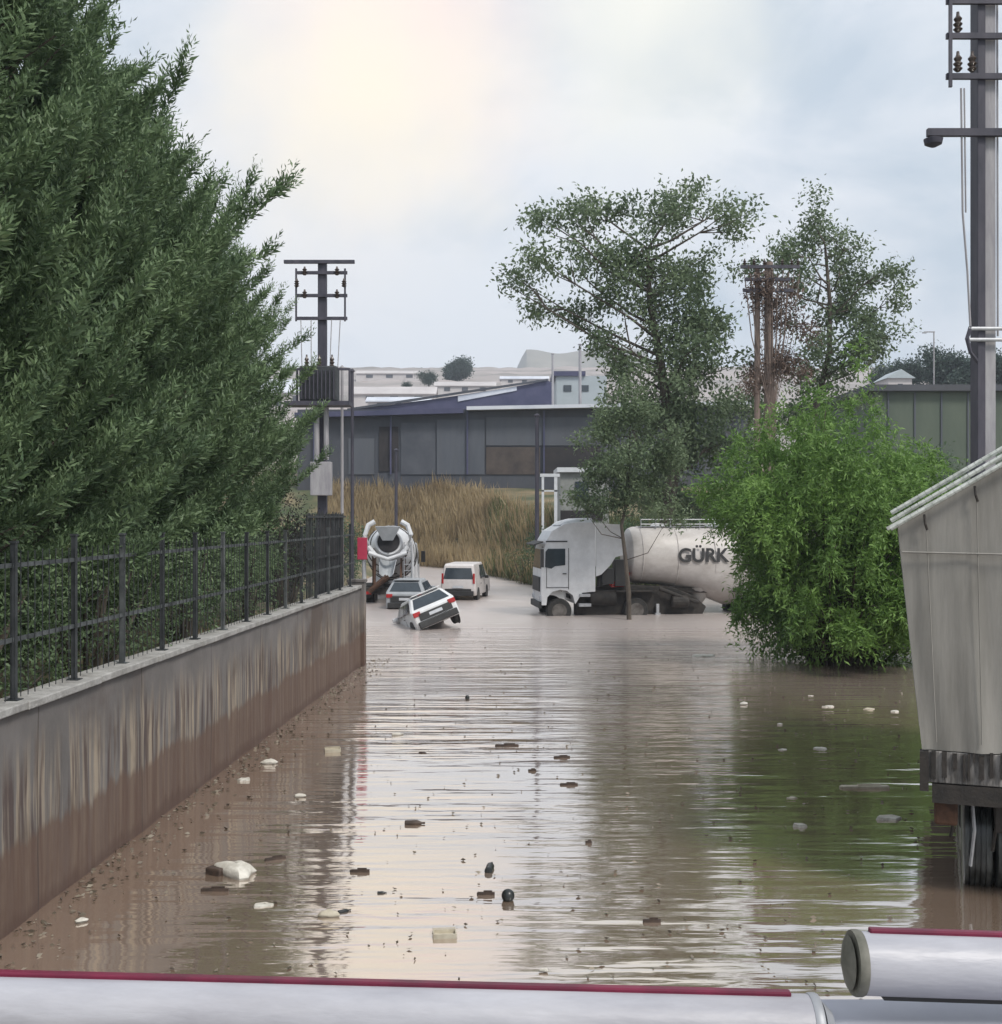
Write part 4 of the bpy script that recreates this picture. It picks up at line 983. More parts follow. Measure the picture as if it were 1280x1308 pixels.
mb.add(a + b_, [(0, 1, 5, 4), (1, 2, 6, 5), (2, 3, 7, 6), (3, 0, 4, 7)]); o = mb.build('loading_hopper', M['grey_paint'], t); sm = o.modifiers.new('thick', 'SOLIDIFY'); sm.thickness = .04
for nm, pa, pb, w0, w1 in (('upper_chute', (.1, 0, 2.55), (-.35, .05, 1.75), .42, .3), ('discharge_chute', (-.3, .05, 1.72), (-.55, .9, 1.0), .26, .2)):
    mb = MB(); pa = Vector(pa); pb = Vector(pb); dd = (pb - pa).normalized(); sd_ = dd.cross(Vector((0, 0, 1))).normalized(); up = sd_.cross(dd); vs = []; nseg = 8
    for p_, w_ in ((pa, w0), (pb, w1)):
        for k in range(nseg + 1):
            a = math.pi * k / nseg; vs.append(p_ + sd_ * math.cos(a) * w_ - up * math.sin(a) * w_)
    mb.add(vs, [(k, k + 1, nseg + 2 + k, nseg + 1 + k) for k in range(nseg)]); o = mb.build(nm, M['grey_paint'] if nm[0] == 'u' else M['rust'], t); sm = o.modifiers.new('thick', 'SOLIDIFY'); sm.thickness = .03
mb = MB()
for k in range(7): mb.box((.05, -.95, 1.3 + k * .3), (.04, .36, .04))
mb.box((.05, -1.13, 2.2), (.05, .04, 2.1)); mb.box((.05, -.77, 2.2), (.05, .04, 2.1)); mb.build('ladder', M['galv'], t)
cabp = [(6.2, .9), (6.2, 2.95), (6.5, 3.1), (7.9, 3.05), (8.25, 2.0), (8.3, .7), (7.6, .7), (7.4, 1.1), (6.5, 1.1)]
loft(cabp, lambda z: 1.22 if z < 2 else 1.22 - (z - 2) * .12).build('cab', M['white_paint'], t, bevel=.04)
for s in (-1, 1):
    mb = MB(); mb.box((7.35, s * 1.2, 2.3), (.9, .02, .7)); mb.build('side_window', M['glass'], t)
    mb = MB(); mb.box((7.9, s * 1.42, 2.3), (.1, .22, .6)); mb.build('mirror', M['black_plastic'], t, bevel=.02)
mb = MB(); mb.slab([(8.24, -1.05, 2.1), (8.24, 1.05, 2.1), (7.95, .98, 2.95), (7.95, -.98, 2.95)], (1, 0, .3), .02); mb.build('windscreen', M['glass'], t)
mb = MB(); mb.lathe([(0, .28), (1.1, .28)], (5.3, -.55, 1.9), (0, 1, 0), 16); mb.build('water_tank', M['white_paint'], t, smooth=True)

# tanker truck, seen from its side; local x runs from the cab front to the tail, y away from us
t = thing('tanker_truck', 'white articulated lorry with a dusty silo tank standing in the flood beside the bush', 'truck', (1.68, 48.3, 0), R(7))
def sideprism(poly, y0, y1): return MB().prism(poly, y0, y1)
cab = [(0, .45), (-.02, 1.1), (.0, 1.9), (.1, 2.72), (.2, 3.12), (.42, 3.5), (.95, 3.8), (1.35, 3.86), (2.25, 3.86), (2.25, 1.0), (1.7, .95), (1.42, .5), (1.4, .5), (1.3, .85), (1.05, 1.04), (.75, 1.08), (.45, 1.0), (.24, .78), (.2, .45)]
sideprism(cab, .04, 2.46).build('cab', M['white_paint'], t, bevel=.05)
sideprism([(2.28, 3.82), (3.3, 3.78), (3.42, 3.6), (3.42, 2.5), (3.1, 2.42), (2.9, 2.1), (2.5, 1.7), (2.28, 1.62)], .05, .12).build('side_fairing', M['white_paint'], t, bevel=.01)
sideprism([(2.28, 3.82), (3.3, 3.78), (3.42, 3.6), (3.42, 2.5), (3.1, 2.42), (2.9, 2.1), (2.5, 1.7), (2.28, 1.62)], 2.38, 2.45).build('side_fairing', M['white_paint'], t, bevel=.01)
sideprism([(.14, 2.02), (.16, 2.66), (.26, 2.78), (.98, 2.78), (.98, 2.1), (.55, 2.06), (.4, 1.96)], .018, .045).build('side_window', M['glass'], t)
mb = MB(); mb.slab([(-.005, .2, 1.95), (-.005, 2.3, 1.95), (.085, 2.25, 2.74), (.085, .25, 2.74)], (-1, 0, .1), .02); mb.build('windscreen', M['glass'], t)
mb = MB(); mb.box((-.12, 1.25, 3.0), (.4, 2.35, .05), rot=Matrix.Rotation(R(-18), 3, 'Y')); mb.build('sun_visor', M['black_plastic'], t)
mb = MB(); mb.box((.62, .03, 3.08), (.9, .03, .05)); mb.box((1.12, .03, 1.95), (.02, .025, 1.7)); mb.box((.2, .03, 1.6), (.015, .025, .9)); mb.box((.66, .03, 1.18), (.95, .025, .02)); mb.box((.95, .015, 1.75), (.16, .03, .04)); mb.build('door_seam', M['black_plastic'], t)
mb = MB(); mb.box((-.02, -.2, 2.4), (.12, .24, .75)); mb.box((.02, -.08, 2.85), (.05, .3, .04)); mb.build('mirror', M['black_plastic'], t, bevel=.02)
mb = MB(); mb.box((.0, .3, .72), (.1, .4, .2)); mb.build('headlight', M['clear_lens'], t, bevel=.02); mb = MB(); mb.box((.0, 2.2, .72), (.1, .4, .2)); mb.build('headlight', M['clear_lens'], t, bevel=.02)
mb = MB(); mb.box((-.04, 1.25, 1.3), (.06, 1.8, .6)); mb.box((-.05, 1.25, .45), (.12, 2.3, .25)); mb.build('grille', M['black_plastic'], t, bevel=.01)
mb = MB(); mb.box((1.8, .12, .85), (.45, .3, .12)); mb.box((1.8, .1, .45), (.5, .35, .12)); mb.build('steps', M['galv'], t)
sideprism([(.75, 3.74), (1.0, 3.9), (1.5, 4.02), (2.15, 4.04), (2.2, 3.85)], .3, 2.2).build('roof_deflector', M['white_paint'], t, bevel=.05)
for xw in (.75,):
    wheel(t, (xw, .28, .2), .52, .32); wheel(t, (xw, 2.22, .2), .52, .32)
for xw in (4.0, 8.9, 10.2, 11.5):
    wheel(t, (xw, .38, .2), .52, .55); wheel(t, (xw, 2.12, .2), .52, .55)
mb = MB(); mb.box((3.4, 1.25, .8), (4.2, .9, .3)); mb.build('chassis', M['chassis'], t, bevel=.02)
mb = MB(); mb.lathe([(0, .3), (.02, .33), (1.1, .33), (1.12, .3)], (2.05, .4, .72), (1, 0, 0), 18); mb.build('fuel_tank', M['chassis'], t, smooth=True)
mb = MB(); mb.box((2.8, .3, 1.62), (.5, .4, .65)); mb.box((3.35, .5, 1.75), (.45, .6, 1.1)); mb.lathe([(0, .12), (1.2, .12)], (2.5, .35, 1.2), (0, 0, 1), 10); mb.build('exhaust_stack', M['black_plastic'], t, bevel=.02)
mb = MB()
for k in range(3): mb.tube([(2.6, .6, 1.9 - k * .1), (3.0, .3, 1.35 - k * .08), (3.5, .4, 1.4 - k * .1), (3.9, .7, 1.8)], .04, 6)
mb.build('air_hose', M['red_light'], t)
mb = MB(); mb.box((4.0, .35, 1.0), (1.7, .6, .06)); mb.build('mudguard', M['chassis'], t)
# the silo tank
def lofted(st, n=26):
    """tank stations: (x, zc, ry, rz)"""
    vs = []; fs = []
    for x, zc, ry, rz_ in st:
        for k in range(n):
            a = 2 * math.pi * k / n; vs.append((x, 1.25 + ry * math.cos(a), zc + rz_ * math.sin(a)))
    for i in range(len(st) - 1):
        for k in range(n): fs.append((i * n + k, i * n + (k + 1) % n, (i + 1) * n + (k + 1) % n, (i + 1) * n + k))
    fs.append(tuple(range(n - 1, -1, -1))); o_ = (len(st) - 1) * n; fs.append(tuple(o_ + k for k in range(n)))
    return MB().add(vs, fs)
lofted([(3.72, 2.55, .4, .4), (3.76, 2.55, .85, .8), (3.9, 2.5, 1.12, 1.1), (4.1, 2.48, 1.2, 1.2), (5.3, 2.44, 1.22, 1.25), (6.6, 2.3, 1.22, 1.38), (8.0, 2.02, 1.22, 1.68), (9.2, 2.02, 1.22, 1.68), (10.6, 2.3, 1.22, 1.38), (12.4, 2.5, 1.2, 1.18), (12.7, 2.5, .9, .9), (12.75, 2.5, .4, .4)]).build('tank', M['tank_paint'], t, smooth=True)
mb = MB()
for x in (4.3, 5.8, 7.4, 9.0, 10.6, 12.0):
    zc, rz_ = np.interp(x, [4.1, 5.3, 6.6, 8, 9.2, 10.6, 12.4], [2.48, 2.44, 2.3, 2.12, 2.12, 2.3, 2.5]), np.interp(x, [4.1, 5.3, 6.6, 8, 9.2, 10.6, 12.4], [1.2, 1.25, 1.38, 1.58, 1.58, 1.38, 1.18])
    mb.tube([(x, 1.25 + 1.225 * math.cos(a), zc + (rz_ + .005) * math.sin(a)) for a in np.linspace(0, 2 * math.pi, 25)], .022, 5)
mb.build('tank_ring', M['tank_paint'], t)
mb = MB()
for z in (3.78, 3.98):
    mb.tube([(4.35, .75, z), (9.5, .75, z)], .025, 6)
for k in range(9): mb.tube([(4.35 + k * .64, .75, 3.6), (4.35 + k * .64, .75, 3.98)], .022, 6)
mb.box((6.9, 1.2, 3.68), (5.2, .6, .03)); mb.build('walkway_rail', M['galv'], t)
for x in (5.2, 7.6, 10):
    mb = MB(); mb.lathe([(0, .32), (.1, .32), (.12, .28), (.2, .2)], (x, 1.25, 3.62), (0, 0, 1), 16); mb.build('hatch', M['white_paint'], t, smooth=True)
for x in (6.9, 9.6):
    mb = MB(); mb.lathe([(0, .75), (.7, .25), (.9, .12)], (x, 1.25, 1.1), (0, 0, -1), 18); mb.build('discharge_cone', M['tank_paint'], t, smooth=True)
mb = MB(); mb.box((7.6, .7, 1.0), (8.0, .14, .24)); mb.box((7.6, 1.8, 1.0), (8.0, .14, .24)); mb.build('trailer_frame', M['chassis'], t)
mb = MB(); mb.prism([(1.5, .62), (2.0, 1.05), (3.0, 1.3), (4.6, 1.2), (5.6, 1.15), (6.6, .75), (7.1, .3), (6.9, -.1), (1.5, -.1)], .45, .95); mb.lathe([(0, .2), (.05, .26), (.7, .26), (.75, .2)], (5.5, .2, .55), (1, 0, 0), 14); mb.tube([(5.0, .2, 1.1), (5.9, .1, .75), (6.7, .2, .5)], .09, 8); mb.build('pump_housing', M['chassis'], t, bevel=.03)
mb = MB(); mb.box((4.95, .3, -.2), (.12, .12, 1.3)); mb.box((4.95, .3, .02), (.22, .2, .1)); mb.build('landing_leg', M['galv'], t)
mb = MB(); mb.box((10.2, .38, .95), (4.0, .6, .06)); mb.build('mudguard', M['chassis'], t)
tx = bpy.data.curves.new('tank_lettering', 'FONT'); tx.body = 'G\u00dcRK'; tx.size = .8; tx.extrude = .008; tx.offset = .02; tx.space_character = 1.0
to = bpy.data.objects.new('tank_lettering', tx); COL.objects.link(to)
bpy.context.view_layer.update()
me = bpy.data.meshes.new_from_object(to.evaluated_get(bpy.context.evaluated_depsgraph_get())); bpy.data.objects.remove(to)
M['lettering'] = mat('lettering_black', (.02, .02, .022), (.05, .05, .05), rough=.5); me.materials.clear(); me.materials.append(M['lettering'])
to = bpy.data.objects.new('tank_lettering', me); COL.objects.link(to); to.parent = t; to.location = (5.75, -.02, 2.22); to.rotation_euler = (R(90), 0, 0)

# near trailer on the right
t = thing('box_trailer', 'grey dusty trailer with a pitched white roof edge, wheels in water at right', 'trailer', (4.52, 12.6, 0), R(-20))
M['trailer'] = mat('trailer_dusty_grey', (0.20, 0.19, 0.17), (0.28, 0.27, 0.245), rough=.75, scale=1.5, stretch=(2.0, 1, .22), dirt=(.40, .38, .35), dirt_amt=.8, bump=.3, bscale=6)
M['trailer_trim'] = mat('trailer_pale_trim', (0.45, 0.47, 0.43), (0.75, 0.77, 0.73), rough=.5, scale=9, dirt=(.1, .12, .09), dirt_amt=.7)
M['trailer_rail'] = mat('trailer_chipped_rail', (0.07, 0.065, 0.06), (0.38, 0.36, 0.34), rough=.7, scale=14, stretch=(1.6, 1, .25), dirt=(.02, .02, .02), dirt_amt=.9)
pz = lambda x: 4.02 + (1.5 - abs(x - 1.25)) * .60
prism = [(0, 1.6), (-.25, 4.02), (1.25, 4.92), (2.75, 4.02), (2.5, 1.6)]
mb = MB(); mb.prism(prism, .06, 9.0); mb.build('body', M['trailer'], t, bevel=.02)
mb = MB(); nx, nz_ = 60, 24; vs = []
for j in range(nz_ + 1):
    for i in range(nx + 1):
        u = i / nx; x0 = -.25 + 3.0 * u; ztop_ = pz(x0) - .02; v = j / nz_; z = 1.6 + (ztop_ - 1.6) * v
        xa = 1.25 + (x0 - 1.25) * (1 - .165 * (1 - v))
        f_ = .03 * math.sin(u * 21 + 1.2 * math.sin(v * 3)) * (1 - v) ** .6 + .018 * math.sin(u * 47 + v * 2) * (1 - v)
        vs.append((xa, .03 + f_ * .8 - .02, z))
mb.add(vs, [(j * (nx + 1) + i, j * (nx + 1) + i + 1, (j + 1) * (nx + 1) + i + 1, (j + 1) * (nx + 1) + i) for j in range(nz_) for i in range(nx)])
mb.build('rear_sheet', M['trailer'], t, smooth=True)
for k, (dz, yy) in enumerate(((.0, -.09), (.085, .03), (.17, .16))):
    mb = MB()
    for s in (0, 1):
        a = Vector((-.32, yy, 3.97 + dz)); b_ = Vector((1.25, yy, 4.93 + dz))
        if s: a = Vector((2.82, yy, 3.97 + dz))
        for q in range(22):
            p_ = a.lerp(b_, q / 22); q_ = a.lerp(b_, (q + .93) / 22)
            mb.tube([p_, q_], .026, 7)
        mb.tube([a, b_], .019, 6)
    mb.build('roof_rail', M['trailer_trim'], t)
mb = MB()
for s in (-1, 1):
    e0 = Vector((1.25 + s * 1.6, .0, 3.95)); e1 = Vector((1.25, .0, 4.91)); mb.slab([e0, e1, e1 + Vector((0, 9, 0)), e0 + Vector((0, 9, 0))], (s * .5, 0, .85), .04)
mb.build('roof', M['trailer_trim'], t)
for k in range(5):
    mb = MB(); mb.box((-.13 + k * .0, 1.2 + k * 1.7, 2.8), (.06, .08, 2.3), rot=Matrix.Rotation(R(-6), 3, 'Y'))
    mb.build('side_rib', M['trailer_trim'], t)
mb = MB(); mb.box((1.25, .07, 1.42), (2.48, .1, .34)); mb.build('lower_rail', M['trailer_rail'], t, bevel=.01)
mb = MB(); x = .03
while x < 2.47:
    w_ = rng.uniform(.02, .06); h_ = rng.uniform(.1, .3); mb.box((x, .0, 1.6 - h_ / 2 + rng.uniform(-.03, .02)), (w_, .03, h_)); x += w_ + rng.uniform(.02, .07)
mb.build('torn_fringe', M['chassis'], t)
for x in (.02, 2.48):
    mb = MB(); mb.box((x, .02, 1.38), (.09, .16, .42)); mb.build('corner_bracket', M['chassis'], t)
mb = MB(); mb.box((1.25, 4, 1.14), (2.3, 8.0, .2)); mb.box((.8, 4, .9), (.12, 7.6, .35)); mb.box((1.7, 4, .9), (.12, 7.6, .35)); mb.build('chassis', M['chassis'], t)
mb = MB(); mb.box((.24, .35, .98), (.24, .5, .4)); mb.build('mudguard', M['rust'], t, bevel=.03)
mb = MB(); mb.box((2.2, .35, .98), (.24, .5, .4)); mb.build('mudguard', M['rust'], t, bevel=.03)
M['tyre_wet'] = mat('wet_tyre', (0.01, 0.012, 0.012), (0.035, 0.04, 0.04), rough=.3, scale=7, stretch=(3, 1, .4), dirt=(.3, .32, .31), dirt_amt=.6)
def twheel(x0, yc):
    w_ = .3; r_ = .56; mb = MB(); pr = [(0, r_ * .6), (0, r_ * .94)]
    for q in range(5):
        a = .02 + q * .055; pr += [(a, r_), (a + .04, r_), (a + .042, r_ - .022), (a + .052, r_ - .022)]
    pr += [(w_, r_ * .94), (w_, r_ * .6)]
    mb.lathe(pr, (x0, yc, .5), (1, 0, 0), 40); o = mb.build('wheel', M['tyre_wet'], t, smooth=True)
    m2 = MB(); m2.lathe([(.03, r_ * .58), (.12, r_ * .5), (.13, .05)], (x0, yc, .5), (1, 0, 0), 20); m2.build('rim', M['rim'], o, smooth=True)
for yc in (.95, 2.35, 3.7):
    for x0 in (.42, .76, 1.5, 1.84): twheel(x0, yc)
mb = MB(); mb.tube([(.5, .95, .5), (2.1, .95, .5)], .08, 10); mb.box((.9, .6, .75), (.1, .9, .12)); mb.build('axle', M['rust'], t)
mb = MB(); mb.box((1.28, .9, .62), (.36, .8, .95)); mb.build('dark_gap_block', M['chassis'], t, bevel=.06)  # added dark block, closes the bright gap between the tyres
mb = MB(); mb.box((1.25, 2.6, .75), (1.7, 2.2, .7)); mb.build('dark_underbody_box', M['chassis'], t, bevel=.05)  # added dark box, only blackens the space beneath the trailer

for k in range(6):
    x = .02 + k * .5; mb = MB(); mb.tube([(x, -.05, pz(x) - .06), (x + .01, -.075, pz(x) - .16), (x + .03, -.05, pz(x) - .22)], .014, 6); mb.build('tarp_hook', M['chassis'], t)
    mb = MB(); mb.tube([(x + .02, -.045, pz(x) - .2), (1.25 + (x - 1.25) * .9, -.05, 1.7)], .006, 5); mb.build('tarp_cord', M['trailer'], t)
mb = MB(); mb.tube([(-.2, -.05, 3.72), (1.25, -.05, 3.70), (2.7, -.05, 3.72)], .012, 6); mb.build('tarp_seam', M['trailer'], t)
for x, l_ in ((.3, .5), (.5, .8), (.72, .62), (.98, .75), (1.2, .5)):
    mb = MB(); mb.tube([(x, .3, 1.12), (x + .03, .25, 1.12 - l_ * .5), (x - .01, .3, 1.12 - l_)], .02, 6); mb.build('hanging_hose', M['galv'] if x in (.5, .98) else M['chassis'], t)

# ------------------------------------------------------------------ white tubes right in front of the viewer
M['tube_white'] = mat('tube_white_paint', (0.32, 0.32, 0.355), (0.44, 0.44, 0.475), rough=.42, scale=7, stretch=(.5, 2, 2), dirt=(.24, .21, .2), dirt_amt=.22, bump=.1)
M['stripe_red'] = mat('stripe_dark_red', (0.08, 0.004, 0.02), (0.17, 0.008, 0.038), rough=.4, scale=8)
M['ring_olive'] = mat('ring_olive_grey', (0.09, 0.09, 0.07), (0.2, 0.19, 0.16), rough=.6, scale=20)
M['ledge'] = mat('ledge_pale_paint', (0.36, 0.36, 0.41), (0.44, 0.44, 0.49), rough=.5, scale=4)
def fore_tube(label, a, b, r_, strip0, ringm, ring_at_end, underline=None, mark=False):
    d = (b - a).normalized(); Lh = (b - a).length
    t = thing('barrier_tube', label, 'barrier', a); t.rotation_euler = d.to_track_quat('X', 'Z').to_euler()
    mb = MB(); mb.tube([(0, 0, 0), (Lh, 0, 0)], r_, 48); mb.build('tube', M['tube_white'], t, smooth=True)
    s0, s1 = strip0
    mb = MB(); mb.box(((s0 + s1) / 2, .004, r_ + .001), (s1 - s0, r_ * .3, .008)); mb.build('red_stripe', M['stripe_red'], t, bevel=.002)
    e = Lh - .004 if ring_at_end else -.004
    mb = MB(); mb.lathe([(-.006, r_ * .9), (-.006, r_ * 1.02), (-.003, r_ * 1.05), (.003, r_ * 1.05), (.006, r_ * 1.02), (.006, r_ * .9)], (e, 0, 0), (1, 0, 0), 40); mb.build('end_ring', M[ringm], t, smooth=True)
    mb = MB(); mb.lathe([(0, r_ * .85), (.012, r_ * .6), (.014, .001)] if ring_at_end else [(0, r_ * .85), (.01, .001)], (e + (.01 if ring_at_end else -.01), 0, 0), (1 if ring_at_end else -1, 0, 0), 32); mb.build('end_cap', M[ringm], t, smooth=True)
    if underline:
        mb = MB(); mb.box(((underline[0] + underline[1]) / 2, .0, -r_ - .0015), (underline[1] - underline[0], .018, .006)); mb.build('black_strip', M['black_plastic'], t)  # thin black strip along the underside of the tube
    if mark:
        mb = MB(); mb.box((.283, -r_ - .0005, .001), (.02, .003, .007)); mb.box((.289, -r_ - .0005, .004), (.006, .003, .014)); mb.build('red_mark', M['stripe_red'], t)
    return t
D = 1.5; px1 = F / D
fore_tube('long white tube with dark red stripe crossing the bottom edge, ending in grey ring', P(-260, 1284, D), P(1043, 1317, D), .044, (0, 1.27), 'grey_end' if False else 'galv', True)
fore_tube('short white tube with dark red stripe and olive ring, entering from the right edge', P(1098, 1230, D), P(1560, 1245, D), .039, (.012, .46), 'ring_olive', False, (.03, .46), True)
lg = thing('metal_ledge', 'pale painted ledge below the right-hand white tube', 'ledge', (.42, .9, 3.40))
mb = MB(); mb.box((.6, .34, .028), (1.2, .68, .05)); mb.build('ledge_top', M['ledge'], lg, bevel=.006)
mb = MB(); mb.box((.6, .3, -.06), (1.1, .5, .11)); mb.build('ledge_support', M['chassis'], lg)

# ------------------------------------------------------------------ floating debris
M['foam'] = mat('dirty_foam', (0.45, 0.42, 0.36), (0.72, 0.69, 0.62), rough=.7, scale=6, bump=.4)
M['cardboard'] = mat('pale_cardboard', (0.42, 0.37, 0.28), (0.6, 0.55, 0.44), rough=.8, scale=6)
M['driftwood'] = mat('wet_driftwood', (0.03, 0.02, 0.015), (0.09, 0.06, 0.045), rough=.6, scale=8)
M['dark_plastic'] = mat('dark_plastic', (0.012, 0.014, 0.014), (0.035, 0.04, 0.04), rough=.3)
def bag(size, seed):
    r = random.Random(seed); mb = MB(); n, k = 14, 8; vs = []
    for j in range(k + 1):
        th = math.pi * j / k
        for i in range(n):
            ph = 2 * math.pi * i / n; q = 1 + .22 * math.sin(3 * ph + seed) * math.sin(th) + r.uniform(-.1, .1)
            vs.append((math.sin(th) * math.cos(ph) * q * size * .5, math.sin(th) * math.sin(ph) * q * size * .32, math.cos(th) * q * size * .2 + .02))
    return mb.add(vs, [(j * n + i, j * n + (i + 1) % n, (j + 1) * n + (i + 1) % n, (j + 1) * n + i) for j in range(k) for i in range(n)])
def bottle(Lb):
    r_ = Lb * .15
    return MB().lathe([(0, r_ * .6), (Lb * .03, r_), (Lb * .3, r_ * .96), (Lb * .35, r_), (Lb * .62, r_), (Lb * .8, r_ * .45), (Lb * .86, r_ * .33), (Lb * .96, r_ * .36), (Lb, r_ * .34)], (-Lb / 2, 0, r_ * .35), (1, 0, .02), 14)
def plank(Lb, seed):
    r = random.Random(seed); mb = MB(); th = .035
    mb.box((0, 0, .012), (Lb, Lb * .16, th)); mb.box((Lb * .1, Lb * .03, .036), (Lb * .5, Lb * .05, .02)); mb.box((-Lb * .5, .0, .012), (Lb * .08, Lb * .09, th * .7)); return mb
def carton(Lb):
    mb = MB(); h = Lb * .2; w_ = Lb * .6
    mb.box((0, 0, .004), (Lb, w_, .01)); mb.box((0, w_ / 2, h / 2), (Lb, .012, h)); mb.box((0, -w_ / 2, h / 2), (Lb, .012, h)); mb.box((Lb / 2 - .006, 0, h / 2), (.012, w_ - .03, h)); mb.box((-Lb / 2 + .006, 0, h / 2), (.012, w_ - .03, h))
    mb.box((0, w_ / 2 + .06, h - .01), (Lb * .96, .12, .008), rot=Matrix.Rotation(R(-20), 3, 'X')); return mb
def debris(kind, px, py, wpx, label, m=None, rz=0, seed=0, group=None):
    p = G(px, py); s = F / p.y; Lb = wpx / s
    if kind == 'bag': mb = bag(Lb, seed); nm = 'plastic_bag'; cat = 'bag'; m = m or 'foam'
    if kind == 'bottle': mb = bottle(Lb); nm = 'plastic_bottle'; cat = 'bottle'; m = m or 'dark_plastic'
    if kind == 'plank': mb = plank(Lb, seed); nm = 'wood_plank'; cat = 'plank'; m = m or 'driftwood'
    if kind == 'box': mb = carton(Lb); nm = 'carton'; cat = 'box'; m = m or 'cardboard'
    if kind == 'slab':
        Lb *= .85; r = random.Random(seed); mb = MB(); n = 11; asp = r.uniform(.22, .42); rot_ = r.uniform(-.5, .5); q = [(math.cos(2 * math.pi * i / n) * Lb * .5 * r.uniform(.62, 1.08), math.sin(2 * math.pi * i / n + rot_) * Lb * asp * r.uniform(.6, 1.15)) for i in range(n)]; hh_ = min(.04, Lb * r.uniform(.08, .16))
        mb.add([(x, y, -.02) for x, y in q] + [(x * r.uniform(.8, .97), y * r.uniform(.8, .97), hh_ * r.uniform(.5, 1.1)) for x, y in q], [tuple(range(n)), tuple(range(n, 2 * n))] + [(i, (i + 1) % n, (i + 1) % n + n, i + n) for i in range(n)]); nm = 'foam_sheet'; cat = 'foam'; m = m or 'foam'
    if kind == 'ball': mb = MB(); mb.lathe([(Lb * .5 * (1 - math.cos(a)), Lb * .5 * math.sin(a)) for a in np.linspace(.05, 3.09, 12)], (0, 0, -Lb * .15), (0, 0, 1), 18); nm = 'rubber_ball'; cat = 'ball'; m = m or 'dark_plastic'
    o = mb.build(nm, M[m], None, smooth=kind in ('bag', 'bottle', 'ball')); o.location = (p.x, p.y, 0); o.rotation_euler = (0, 0, rz)
    return tag(o, label, cat, group)
b1_ = debris('bag', 300, 1116, 62, 'largest crumpled cream-white sack floating near the left wall', rz=-.5, seed=4)
o = MB(); o.box((-.18, -.1, .03), (.22, .16, .1)); o.build('sack_mouth', M['driftwood'], b1_, bevel=.02)
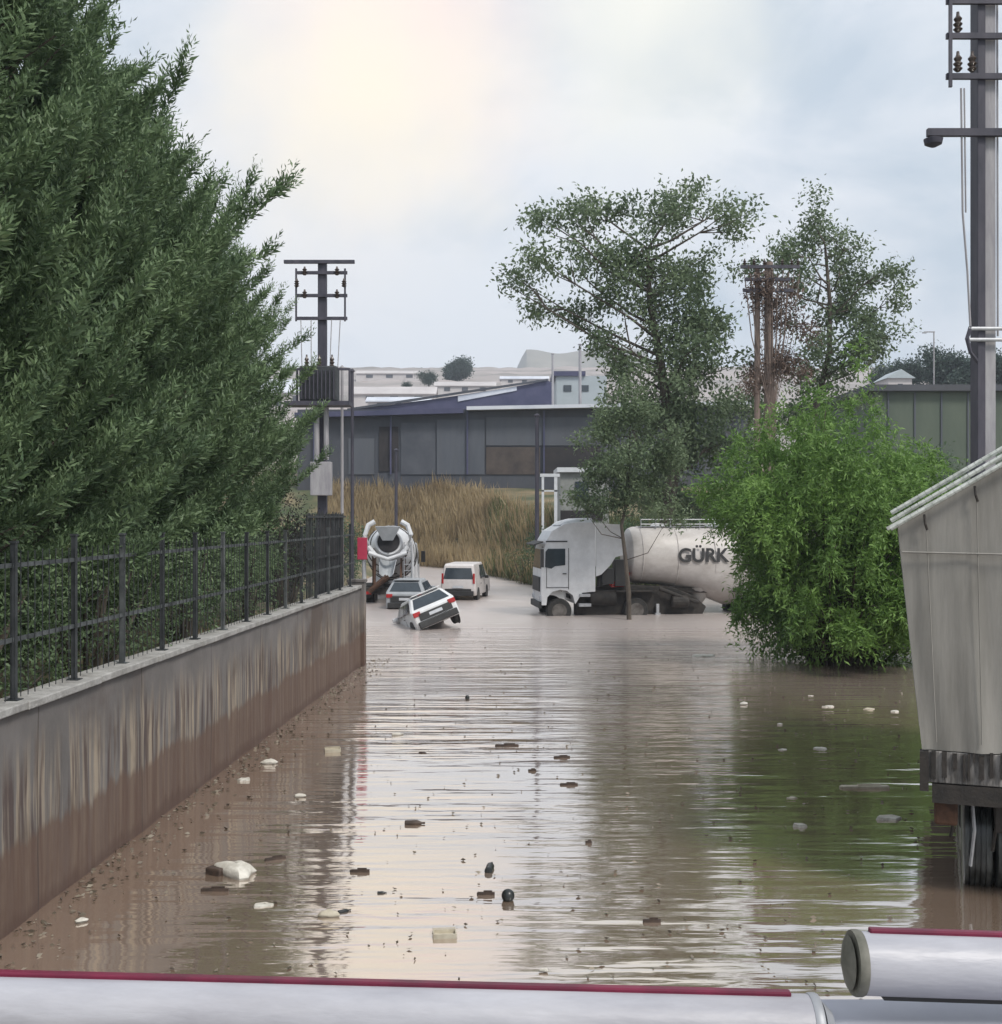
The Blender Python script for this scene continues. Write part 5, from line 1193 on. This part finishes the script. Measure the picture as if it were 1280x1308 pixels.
D_ = [('plank', 275, 1138, 34, 'dark wet plank beside the large cream-white sack', None, 0), ('bottle', 626, 1110, 34, 'dark upright-lying bottle in the middle of the bright water', 'dark_plastic', 1.45),
      ('plank', 621, 1143, 22, 'short dark stick just below the dark bottle', None, 0), ('ball', 649, 1150, 17, 'small dark ball right of the dark bottle', 'dark_plastic', 0),
      ('box', 568, 1196, 30, 'small pale open box with dark inside, low centre of the water', None, .1), ('plank', 648, 953, 29, 'dark plank in the centre of the bright water', None, .05),
      ('plank', 718, 968, 20, 'short dark plank right of the central dark plank', None, .1), ('bottle', 530, 1053, 26, 'brownish bottle left of centre on the bright water', 'driftwood', 0),
      ('plank', 727, 1003, 22, 'brown plank below the short dark plank right of centre', None, 0), ('slab', 1058, 903, 22, 'pale foam block in the dark reflection of the bush', None, 0), ('slab', 1048, 957, 22, 'pale foam block closest below the other one in the bush reflection', None, 0),
      ('slab', 1000, 958, 17, 'small pale foam piece left of its larger neighbour in the bush reflection', None, 0), ('slab', 996, 925, 9, 'tiny pale foam crumb in the bush reflection', None, 0), ('bag', 950, 900, 12, 'small white bag at the left edge of the bush reflection', None, .8),
      ('slab', 1142, 909, 18, 'pale foam piece near the corner of the grey trailer', None, 0), ('slab', 1110, 906, 20, 'dull foam piece left of the foam near the trailer corner', 'cardboard', 0), ('slab', 1036, 889, 10, 'smallest pale foam piece close under the bush', None, 0),
      ('box', 425, 960, 20, 'pale carton floating near the far part of the wall', None, .2), ('bag', 345, 975, 20, 'cream bag caught against the wall foot', None, .3), ('slab', 313, 997, 22, 'flat pale foam sheet beside the wall foot', None, 0),
      ('plank', 460, 1114, 24, 'dark plank where the wall reflection ends', None, 0), ('bottle', 488, 1141, 12, 'tiny dark bottle at the edge of the wall reflection', None, 0), ('slab', 335, 1157, 34, 'flattened pale carton below the large cream-white sack', None, .05),
      ('bag', 420, 1170, 26, 'brownish rag low on the left water', 'cardboard', 0), ('bag', 104, 1178, 16, 'small white bag at the lower left near the wall', None, .7), ('bottle', 508, 939, 15, 'small pale bottle near the top left of the bright water', 'foam', .2),
      ('slab', 540, 962, 16, 'thin brown scrap left of centre', 'driftwood', 0), ('slab', 1023, 1056, 28, 'pale foam sheet in the greenish water on the right', None, 0), ('slab', 1135, 1046, 44, 'long pale sheet floating beside the trailer wheels', None, 0), ('plank', 1105, 1006, 60, 'long pale board floating left of the trailer rail', 'cardboard', .03),
      ('slab', 1012, 1020, 20, 'pale scrap in the greenish water left of the trailer', 'cardboard', 0), ('bag', 695, 1242, 12, 'tiny pale bag right above the long white tube', None, 0), ('plank', 833, 1178, 22, 'dark wood stub in the lower right rippled water', None, 0),
      ('slab', 898, 838, 40, 'pale carton floating in front of the bush', None, .05), ('plank', 680, 985, 10, 'dark splinter in the middle of the bright water', None, 0), ('bag', 383, 1018, 14, 'small white bag between the wall and the bright water', None, 0),
      ('plank', 352, 1098, 26, 'thin brown branch piece right of the large sack', None, .5), ('bottle', 440, 1165, 18, 'small dark bottle beside the brownish rag', None, .6), ('ball', 597, 893, 6, 'tiny dark float far out on the bright water', None, 0), ('plank', 752, 1077, 8, 'dark chip on the right part of the bright water', None, 0)]
for i, (k, px, py, wpx, lab, mm, rz) in enumerate(D_): debris(k, px, py, wpx, lab, mm, rz, i + 5)
# tiny scum and straw that nobody could count: along the wall foot and scattered over the water
n = 900; Q = []
d_ = nr.uniform(7.5, 34, n); lat = WL + np.abs(nr.normal(size=n)) * .35 + .03
n2_ = 1900; y2 = nr.uniform(8.5, 45, n2_); x2 = nr.uniform(-.42, .36, n2_) * y2
X = np.concatenate([.048 * d_ + lat, x2]); Y = np.concatenate([d_, y2]); k = len(X)
a = nr.uniform(0, 2 * math.pi, k); Lq = nr.uniform(.02, .1, k) * np.where(np.arange(k) < n, 1, .8)
keep = X > .048 * Y + WL + .03; X, Y, a, Lq, k = X[keep], Y[keep], a[keep], Lq[keep], keep.sum()
q = leaf_quads(np.stack([X, Y, np.full(k, .012)], -1), np.stack([np.cos(a), np.sin(a), np.full(k, .12)], -1), Lq, Lq * .5)
tag(quads_obj('floating_litter', q, leaf_mat('litter', (.05, .035, .025), (.3, .26, .2), (.6, .56, .5), trans=0, cscale=3)), 'scum, straw and crumbs floating along the wall foot and over the water', 'litter', kind='stuff')

# ------------------------------------------------------------------ air
HAZE = 0.00045
if HAZE:
    m, nt = nt_new('haze_air'); out = N(nt, 'ShaderNodeOutputMaterial'); pv = N(nt, 'ShaderNodeVolumePrincipled')
    pv.inputs['Color'].default_value = (.82, .88, 1, 1); pv.inputs['Density'].default_value = HAZE; nt.links.new(pv.outputs[0], out.inputs['Volume'])
    mb = MB(); mb.box((0, 735, 108), (2700, 1590, 222)); o = mb.build('haze', m); tag(o, kind='stuff')
